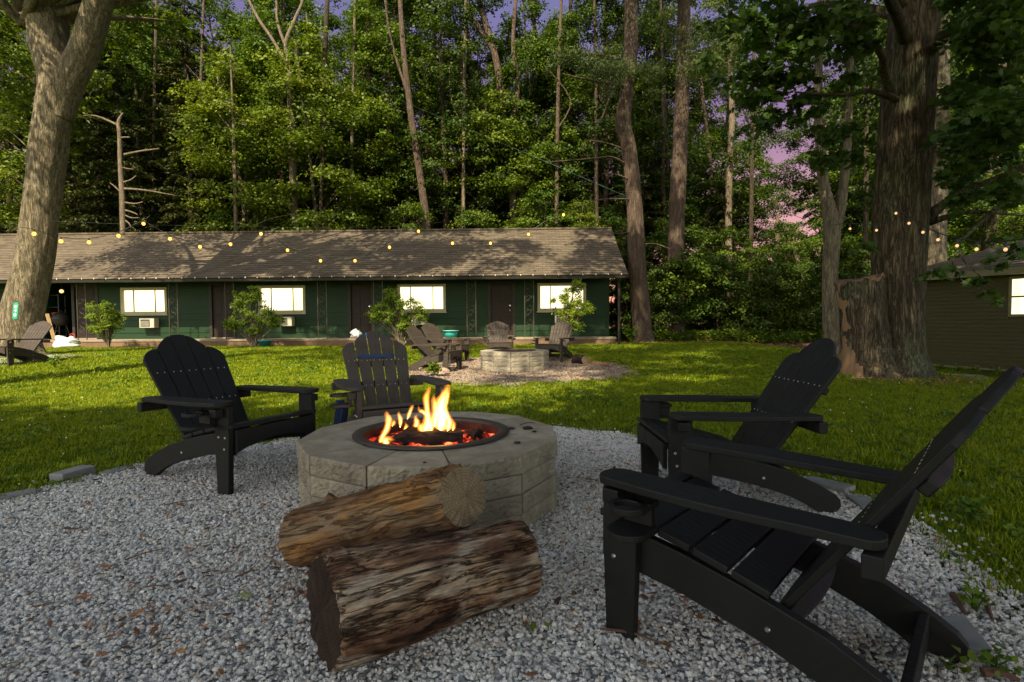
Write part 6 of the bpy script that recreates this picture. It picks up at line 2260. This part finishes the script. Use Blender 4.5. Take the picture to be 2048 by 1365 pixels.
# ------------------------------------------------------------------ shrubs along the motel
def shrub_mesh(seed, H, W, lobes):
    rng = np.random.default_rng(seed)
    C_, O_, Rr = [], [], []
    for (lx, lz, lr) in lobes:
        for _ in range(int(8 + 27 * lr)):
            d = rng.normal(size=3)
            d /= np.linalg.norm(d)
            C_.append(np.array([lx + d[0] * lr * 0.8, d[1] * lr * 0.8, lz + d[2] * lr * 0.8]))
            O_.append(d)
            Rr.append(rng.uniform(0.13, 0.24))
    p, n_, s_, sh = sprays(C_, O_, Rr, 1900, 0.062, 0.75, 0.1, 0.5, seed)
    st_ = MB()
    for c in C_[::3]:
        st_.tube([(rng.uniform(-0.06, 0.06), rng.uniform(-0.06, 0.06), 0), (c[0] * 0.35, c[1] * 0.35, c[2] * 0.45), tuple(c)], [0.022, 0.013, 0.005], 5, cap=False, smooth_path=3)
    return st_.mesh('stem', M['bark_grey'], True), leaf_mesh('foliage', p, n_, s_, 0.55, sh, M['leaf_azalea'])


SHR = [(215, 686, 'sparse leggy shrub at the left, beside the first lit window', [(-0.35, 1.25, 0.33), (-0.3, 0.85, 0.3), (0.2, 1.3, 0.28), (0.35, 0.9, 0.3), (-0.05, 0.65, 0.25), (0.1, 1.0, 0.25)]),
       (508, 687, 'dense two topped green shrub left of the second lit window', [(0.0, 1.8, 0.28), (-0.42, 1.6, 0.3), (0.1, 1.3, 0.42), (-0.4, 1.05, 0.38), (0.5, 0.95, 0.36), (0.0, 0.75, 0.35), (-0.72, 0.8, 0.22), (0.75, 0.9, 0.22)]),
       (806, 690, 'bright leaning green shrub in front of the third lit window', [(-0.35, 1.75, 0.22), (-0.25, 1.45, 0.35), (0.2, 1.25, 0.42), (-0.75, 1.2, 0.3), (0.6, 1.1, 0.25), (-0.35, 1.0, 0.3), (-0.9, 1.05, 0.2), (0.1, 0.7, 0.25)]),
       (1132, 692, 'tall upright green shrub in front of the fourth lit window', [(0.35, 1.95, 0.22), (0.2, 1.6, 0.38), (-0.15, 1.35, 0.38), (0.45, 1.3, 0.32), (0.1, 1.0, 0.3), (0.3, 0.7, 0.2), (0.75, 1.25, 0.16)])]
for i, (px, py, lb, lobes) in enumerate(SHR):
    g = P(px, py, 17.35)
    t = empty('shrub', (g.x, g.y, zg(g.x, g.y) + 0.0))
    tag(t, lb, 'shrub', 'shrubs in front of the motel')
    a, b = shrub_mesh(200 + i, 2, 1, lobes)
    link('stem', a, t)
    link('foliage', b, t)

# ------------------------------------------------------------------ things by the motel
teal = simple('teal_plastic', (0.03, 0.36, 0.33), (0.025, 0.3, 0.28), 0.4)
lx, lz = wall_at(902, 676, -0.6)
t = empty('tub')
t.matrix_world = MM @ Matrix.Translation((lx, -0.6, SLABZ))
tag(t, 'round teal plastic tub standing on the motel slab left of the fourth door', 'tub')
MB().lathe([(0.0, 0.015), (0.19, 0.015), (0.25, 0.25), (0.262, 0.25), (0.2, 0.0), (0, 0)], 32).build('basin', teal, t, sm=True)
MB().lathe([(0.25, 0.25), (0.25, 0.262), (0.29, 0.262), (0.295, 0.235), (0.285, 0.235), (0.28, 0.25)], 32, closed=True).build('rim', simple('pale_teal', (0.2, 0.55, 0.5), (0.16, 0.5, 0.45), 0.4), t, sm=True)
g = P(530, 688, 17.3)
t = empty('planter', (g.x, g.y, zg(g.x, g.y)))
tag(t, 'teal blue planter pot on the grass beside the two topped shrub', 'planter')
MB().lathe([(0, 0.01), (0.15, 0.0), (0.19, 0.22), (0.2, 0.22), (0.2, 0.25), (0.175, 0.25), (0.17, 0.2), (0, 0.2)], 24).build('pot', simple('blue_plastic', (0.01, 0.16, 0.2), (0.01, 0.12, 0.16), 0.4), t, sm=True)
MB().lathe([(0, 0.205), (0.168, 0.205)], 24).build('soil', simple('soil', (0.03, 0.02, 0.015)), t)


def crumple(name, c, r, sq, mat, label, cat, seed, rough=0.7):
    mb = MB().blob((0, 0, 0), r, seed, rough, 30, 20, sq)
    me = mb.mesh(name, mat, True)
    for v in me.vertices:
        p = v.co * (4 / r * 0.25)
        v.co *= 1 + 0.16 * noise.noise(p * 3 + Vector((seed, 0, 0))) + 0.08 * noise.noise(p * 8)
        v.co.z = max(v.co.z, -r * sq[2] * 0.6)
    o = link(name, me, None, c)
    return tag(o, label, cat)


bagm = simple('translucent_bag', (0.62, 0.62, 0.62), (0.45, 0.46, 0.48), 0.4, 8, 0.4, 0.02)
g = P(135, 686, 17.8)
crumple('plastic_bag', (g.x, g.y, zg(g.x, g.y) + 0.16), 0.3, (1.25, 0.8, 0.7), bagm, 'large crumpled clear plastic bag before the open passage', 'bag', 3)
for px, py, r, mt, lb, nm, ct in ((713, 668, 0.17, bagm, 'white plastic bag by the third door above the taupe chair', 'plastic_bag', 'bag'),
                                  (729, 662, 0.1, simple('blue_wrap', (0.02, 0.3, 0.55), (0.02, 0.2, 0.45), 0.5), 'bright blue crumpled wrapper beside the white bag', 'wrapper', 'wrapper'),
                                  (739, 663, 0.08, simple('tan_sack', (0.45, 0.3, 0.13), (0.35, 0.22, 0.1), 0.8), 'small tan paper sack right of the blue wrapper', 'paper_sack', 'sack'),
                                  (748, 666, 0.07, bagm, 'small grey scrap of plastic right of the tan sack', 'plastic_scrap', 'bag')):
    p = MM @ Vector((wall_at(px, py, -0.55)[0], -0.55, SLABZ + r * 0.75))
    crumple(nm, p, r, (1.1, 0.8, 1.0), mt, lb, ct, px)
# vent pipe in the lawn
g = G(467, 694, 0.22)
t = empty('vent_pipe', (g.x, g.y, zg(g.x, g.y)))
tag(t, 'short white capped pipe standing in the lawn by the slab', 'pipe')
MB().lathe([(0.06, 0), (0.06, 0.14), (0.05, 0.14), (0.05, 0.0)], 14).build('pipe', simple('tan_pipe', (0.45, 0.3, 0.22)), t, sm=True)
MB().lathe([(0.08, 0.13), (0.08, 0.23), (0.0, 0.24)], 14).build('cap', simple('white_cap', (0.75, 0.73, 0.7)), t, sm=True)
W3 = wood_mat('dark_log', [(0.01, 0.007, 0.006), (0.02, 0.014, 0.011), (0.035, 0.024, 0.018), (0.06, 0.04, 0.03)], (0.03, 0.02, 0.016), (0.02, 0.012, 0.01))
# log and driftwood by the far pit, pale rock
for (a, b, r, lb, m0, m1) in (((1150, 729, 0.13), (1171, 731, 0.13), 0.125, 'short dark log on its side right of the far fire pit', W3, E1),
                              ((1178, 730, 0.06), (1222, 735, 0.05), 0.055, 'thin brown piece of driftwood beside the short dark log', W1, E1)):
    pa, pb = G(a[0], a[1], 0.05), G(b[0], b[1], 0.05)
    firewood('small_log', (pa.x, pa.y, r + 0.04), (pb.x, pb.y, r + 0.035), r, r * 0.95, (m0, m1, m1), lb, seed=a[0], sides=20, rings=16)
g = G(888, 751, 0.04)
crumple('rock', (g.x, g.y, 0.1), 0.09, (1.2, 0.8, 0.8), simple('pinkish_rock', (0.35, 0.25, 0.2), (0.25, 0.18, 0.15), 0.9, 9), 'small pinkish rock at the near edge of the far gravel', 'rock', 5, 0.5)


# what stands in the open passage
def pas(px, py, off):
    x, z = wall_at(px, py, off)
    return MM @ Vector((x, off, 0)), z


p, _ = pas(122, 655, 0.35)
t = empty('grill', (p.x, p.y, SLABZ))
tag(t, 'black kettle grill on legs in the open passage', 'grill')
MB().lathe([(0, 0.5), (0.2, 0.55), (0.29, 0.72), (0.3, 0.76)], 24).build('bowl', M['black_metal'], t, sm=True)
MB().lathe([(0.3, 0.765), (0.27, 0.9), (0.15, 0.99), (0, 1.02)], 24).build('lid', M['black_metal'], t, sm=True)
MB().tube([(-0.06, 0, 1.02), (-0.06, 0, 1.07), (0.06, 0, 1.07), (0.06, 0, 1.02)], 0.012, 6).build('handle', M['iron'], t)
for k in range(3):
    a = 2.1 * k + 0.4
    MB().tube([(0.15 * math.cos(a), 0.15 * math.sin(a), 0.56), (0.3 * math.cos(a), 0.3 * math.sin(a), 0.0)], 0.014, 6).build('leg', M['iron'], t)
p, _ = pas(104, 632, 0.5)
t = empty('shelf_rack', (p.x, p.y, SLABZ))
tag(t, 'cluttered dark shelf rack against the back of the open passage', 'shelf')
for x in (-0.4, 0.4):
    for y in (-0.15, 0.15): MB().box(x - 0.02, x + 0.02, y - 0.02, y + 0.02, 0, 1.7).build('post', M['black_metal'], t)
for z in (0.3, 0.75, 1.2, 1.65): MB().box(-0.45, 0.45, -0.2, 0.2, z, z + 0.025).build('shelf', M['black_metal'], t)
for (dx, z, c, s, lb, nm) in ((0.15, 0.78, (0.55, 0.12, 0.03), 0.14, 'orange bucket on the dark shelf in the open passage', 'bucket'), (-0.18, 1.23, (0.3, 0.28, 0.2), 0.12, 'dull yellowish tin on the upper shelf in the passage', 'tin'),
                              (-0.12, 0.34, (0.3, 0.3, 0.32), 0.15, 'grey metal pail low on the passage shelf', 'pail')):
    o = MB().lathe([(0, 0), (s * 0.75, 0), (s, s * 1.7), (s * 0.94, s * 1.7), (s * 0.7, 0.02), (0, 0.02)], 18).build(nm, simple(nm + '_paint', c, tuple(x * 0.7 for x in c), 0.5), sm=True)
    o.location = (p.x + dx, p.y, SLABZ + z)
    tag(o, lb, nm)
p, z = pas(131, 622, 0.2)
o = MB().lathe([(0, 0.0), (0.09, 0.02), (0.105, 0.1), (0.085, 0.17), (0, 0.2)], 18).build('jug', simple('white_jug', (0.6, 0.58, 0.5), (0.4, 0.36, 0.3), 0.5), sm=True)
o.location = (p.x, p.y, SLABZ + 1.03)
o.location = (t.location.x + 0.33, t.location.y - 0.05, SLABZ + 0.776)
tag(o, 'small whitish jug on the passage shelf', 'jug')
a, b = P(94, 628, 18.6), P(108, 679, 18.3)
tag(MB().box(-0.05, 0.05, -0.015, 0.015, 0, (a - b).length).build('plank', simple('tan_plank', (0.32, 0.22, 0.1), (0.24, 0.16, 0.08))), 'tan plank leaning in the open passage behind the forked tree', 'plank')
pl_ = bpy.data.objects['plank']
pl_.location = b
pl_.rotation_euler = (a - b).to_track_quat('Z', 'Y').to_euler()
p, z = pas(123, 583, 0.0)
t = empty('lamp', (p.x, p.y, z))
tag(t, 'small glowing round lamp hanging in the open passage', 'lamp')
lampm = NT('lamp_glow')
_b = lampm.bsdf((0.8, 0.6, 0.35), 0.4)
_b.inputs['Emission Color'].default_value = (1, 0.62, 0.25, 1)
_b.inputs['Emission Strength'].default_value = 0.7
MB().blob((0, 0, 0), 0.07, 1, 0, 14, 10).build('globe', lampm.mat, t, sm=True)
MB().tube([(0, 0, 0.06), (0, 0, 2.74 - z)], 0.008, 5).build('cord', M['wire'], t)
p, z = pas(144, 663, -0.25)
rg = MB()
rg.tube([(0.1 * math.cos(a), 0, 0.1 * math.sin(a)) for a in np.linspace(0, 6.28, 17)], 0.014, 6)
o = rg.build('hose_ring', simple('red_rubber', (0.5, 0.03, 0.02)))
o.location = (p.x, p.y, SLABZ + 0.115)
tag(o, 'small coil of red hose at the edge of the open passage', 'hose')

# green number sign on the forked tree
pc = P(31, 622, YT - 0.87)
t = empty('number_sign', pc)
t.rotation_euler = (rad(-6), rad(3), rad(12))
tag(t, 'upright green oval sign with white number on the forked tree', 'sign')
pts = []
for k in range(24):
    a = 2 * math.pi * k / 24
    pts.append((0.058 * math.cos(a), 0.058 * math.sin(a) + (0.15 if math.sin(a) >= 0 else -0.15)))
MB().prism(pts, -0.006, 0.006, Matrix.Rotation(rad(90), 4, 'X')).build('plate', simple('green_enamel', (0.0, 0.26, 0.16), (0.0, 0.22, 0.13), 0.35), t, bevel=0.002)
wm = simple('white_paint', (0.8, 0.8, 0.78), rough=0.5)
for i, chh in enumerate('#40'):
    cu = bpy.data.curves.new('number', 'FONT')
    cu.body = chh
    cu.size = 0.12
    cu.align_x = 'CENTER'
    cu.align_y = 'CENTER'
    cu.extrude = 0.001
    cu.materials.append(wm)
    tmp = bpy.data.objects.new('number', cu)
    me = bpy.data.meshes.new_from_object(tmp)
    me.name = 'number'
    bpy.data.objects.remove(tmp)
    o = bpy.data.objects.new('number', me)
    COL.objects.link(o)
    o.parent = t
    o.location = (0, -0.0085, 0.105 - i * 0.105)
    o.rotation_euler = (rad(90), 0, 0)

# wooden pole in the wood edge
g = P(1553, 615, 25.0)
t = empty('wooden_pole', (g.x, g.y, 0.2))
tag(t, 'plain wooden utility pole standing among the bushes left of the oak', 'pole')
zt_ = P(1553, 431, 25.0).z
MB().tube([(0, 0, 0), (0, 0, zt_ - 0.2)], [0.11, 0.085], 12).build('post', M['bark_pine'], t, sm=True)
MB().lathe([(0.09, 0), (0.09, 0.03), (0, 0.05)], 12, Matrix.Translation((0, 0, zt_ - 0.2))).build('cap', M['iron'], t)

# ------------------------------------------------------------------ string lights
BG = NT('lit_bulb')
_e = BG.n('ShaderNodeEmission', i_Strength=1.8)
_e.inputs[0].default_value = (1.0, 0.42, 0.07, 1)
BG.l(_e.outputs[0], BG.out.inputs[0])
BD = NT('dim_bulb')
_b = BD.bsdf((0.6, 0.4, 0.25), 0.2)
_b.inputs['Emission Color'].default_value = (1, 0.5, 0.2, 1)
_b.inputs['Emission Strength'].default_value = 0.55
bulb_lit = MB().blob((0, 0, 0), 0.043, 1, 0, 10, 8, (1, 1, 1.1)).mesh('bulb', BG.mat, True)
bulb_dim = MB().blob((0, 0, 0), 0.02, 1, 0, 10, 8, (1, 1, 1.1)).mesh('bulb', BD.mat, True)
sock = MB().lathe([(0.016, 0.0), (0.018, 0.055), (0.006, 0.065), (0, 0.065)], 8).mesh('socket', M['wire'])


def strand(bulbs, y0, y1, label, lit, ends, group='festoon lights over the lawn'):
    n = len(bulbs)
    t = empty('string_lights', P(bulbs[0][0], bulbs[0][1], y0))
    tag(t, label, 'string lights', group)
    pts = []
    for i, (px, py) in enumerate(bulbs):
        Y = y0 + (y1 - y0) * (i / max(1, n - 1))
        w3 = P(px, py, Y)
        b = link('bulb', bulb_lit if lit else bulb_dim, t, w3 - t.location)
        link('socket', sock, b, (0, 0, 0.03))
        pts.append(w3 + Vector((0, 0, 0.10)) - t.location)
    a = P(ends[0][0], ends[0][1], ends[0][2]) - t.location
    z = P(ends[1][0], ends[1][1], ends[1][2]) - t.location
    MB().tube([a] + pts + [z], 0.008, 5, smooth_path=4).build('cable', M['wire'], t)


g_ = 'festoon lights over the lawn'
strand([(68, 468), (122, 483), (178, 485), (237, 472), (287, 448)], 12.7, 14.4, 'lit string of bulbs sagging from the forked tree across the left roof', True, ((40, 455, 12.6), (300, 432, 14.5)))
strand([(340, 478), (400, 494), (461, 489), (522, 468)], 14.6, 15.3, 'lit string of bulbs sagging above the second door', True, ((285, 440, 14.5), (532, 452, 15.4)))
strand([(575, 501), (641, 522), (710, 522), (779, 495), (837, 463)], 15.5, 16.3, 'lit string of bulbs sagging lowest, above the second window and third door', True, ((530, 452, 15.4), (845, 450, 16.4)))
strand([(905, 487), (981, 487), (1057, 469), (1127, 430)], 16.5, 17.6, 'lit string of bulbs rising over the right of the roof to the pine', True, ((845, 450, 16.4), (1262, 385, 19.3)))
strand([(1792, 427), (1818, 447), (1846, 465), (1876, 480), (1914, 492), (1953, 499), (2011, 499.6)], 8.85, 6.2, 'dim bulbs strung from the big oak towards the right edge', False, ((1770, 405, 9.0), (2100, 470, 5.2)))
strand([(1753, 461), (1700, 458)], 8.9, 9.6, 'two dim bulbs left of the big oak trunk', False, ((1792, 430, 8.8), (1652, 452, 14.5)))
tag(MB().tube([P(40, 440, 12.7), P(400, 452, 14.6), P(845, 449, 16.4), P(1265, 380, 19.3)], 0.004, 5, smooth_path=6).build('support_wire', M['wire']), 'thin straight support wire above the festoon lights', 'wire')
gw = simple('green_cord', (0.1, 0.24, 0.17), rough=0.5)
tag(MB().tube([P(300, -22, 9.0), P(590, 103, 12.5), P(702, 156, 14.2), P(880, 235, 16.2), P(1057, 309, 18.2), P(1250, 392, 19.4)], 0.0055, 5, smooth_path=4).build('line', gw), 'pale green cord slanting from the top left down to the pine', 'cord')

for o in list(SC.objects):        # labels stay short
    lb = o.get('label')
    if lb and len(lb.split()) > 16: o['label'] = lb.replace('over the roof above the ', 'above the ').replace('over the roof left of', 'left of')
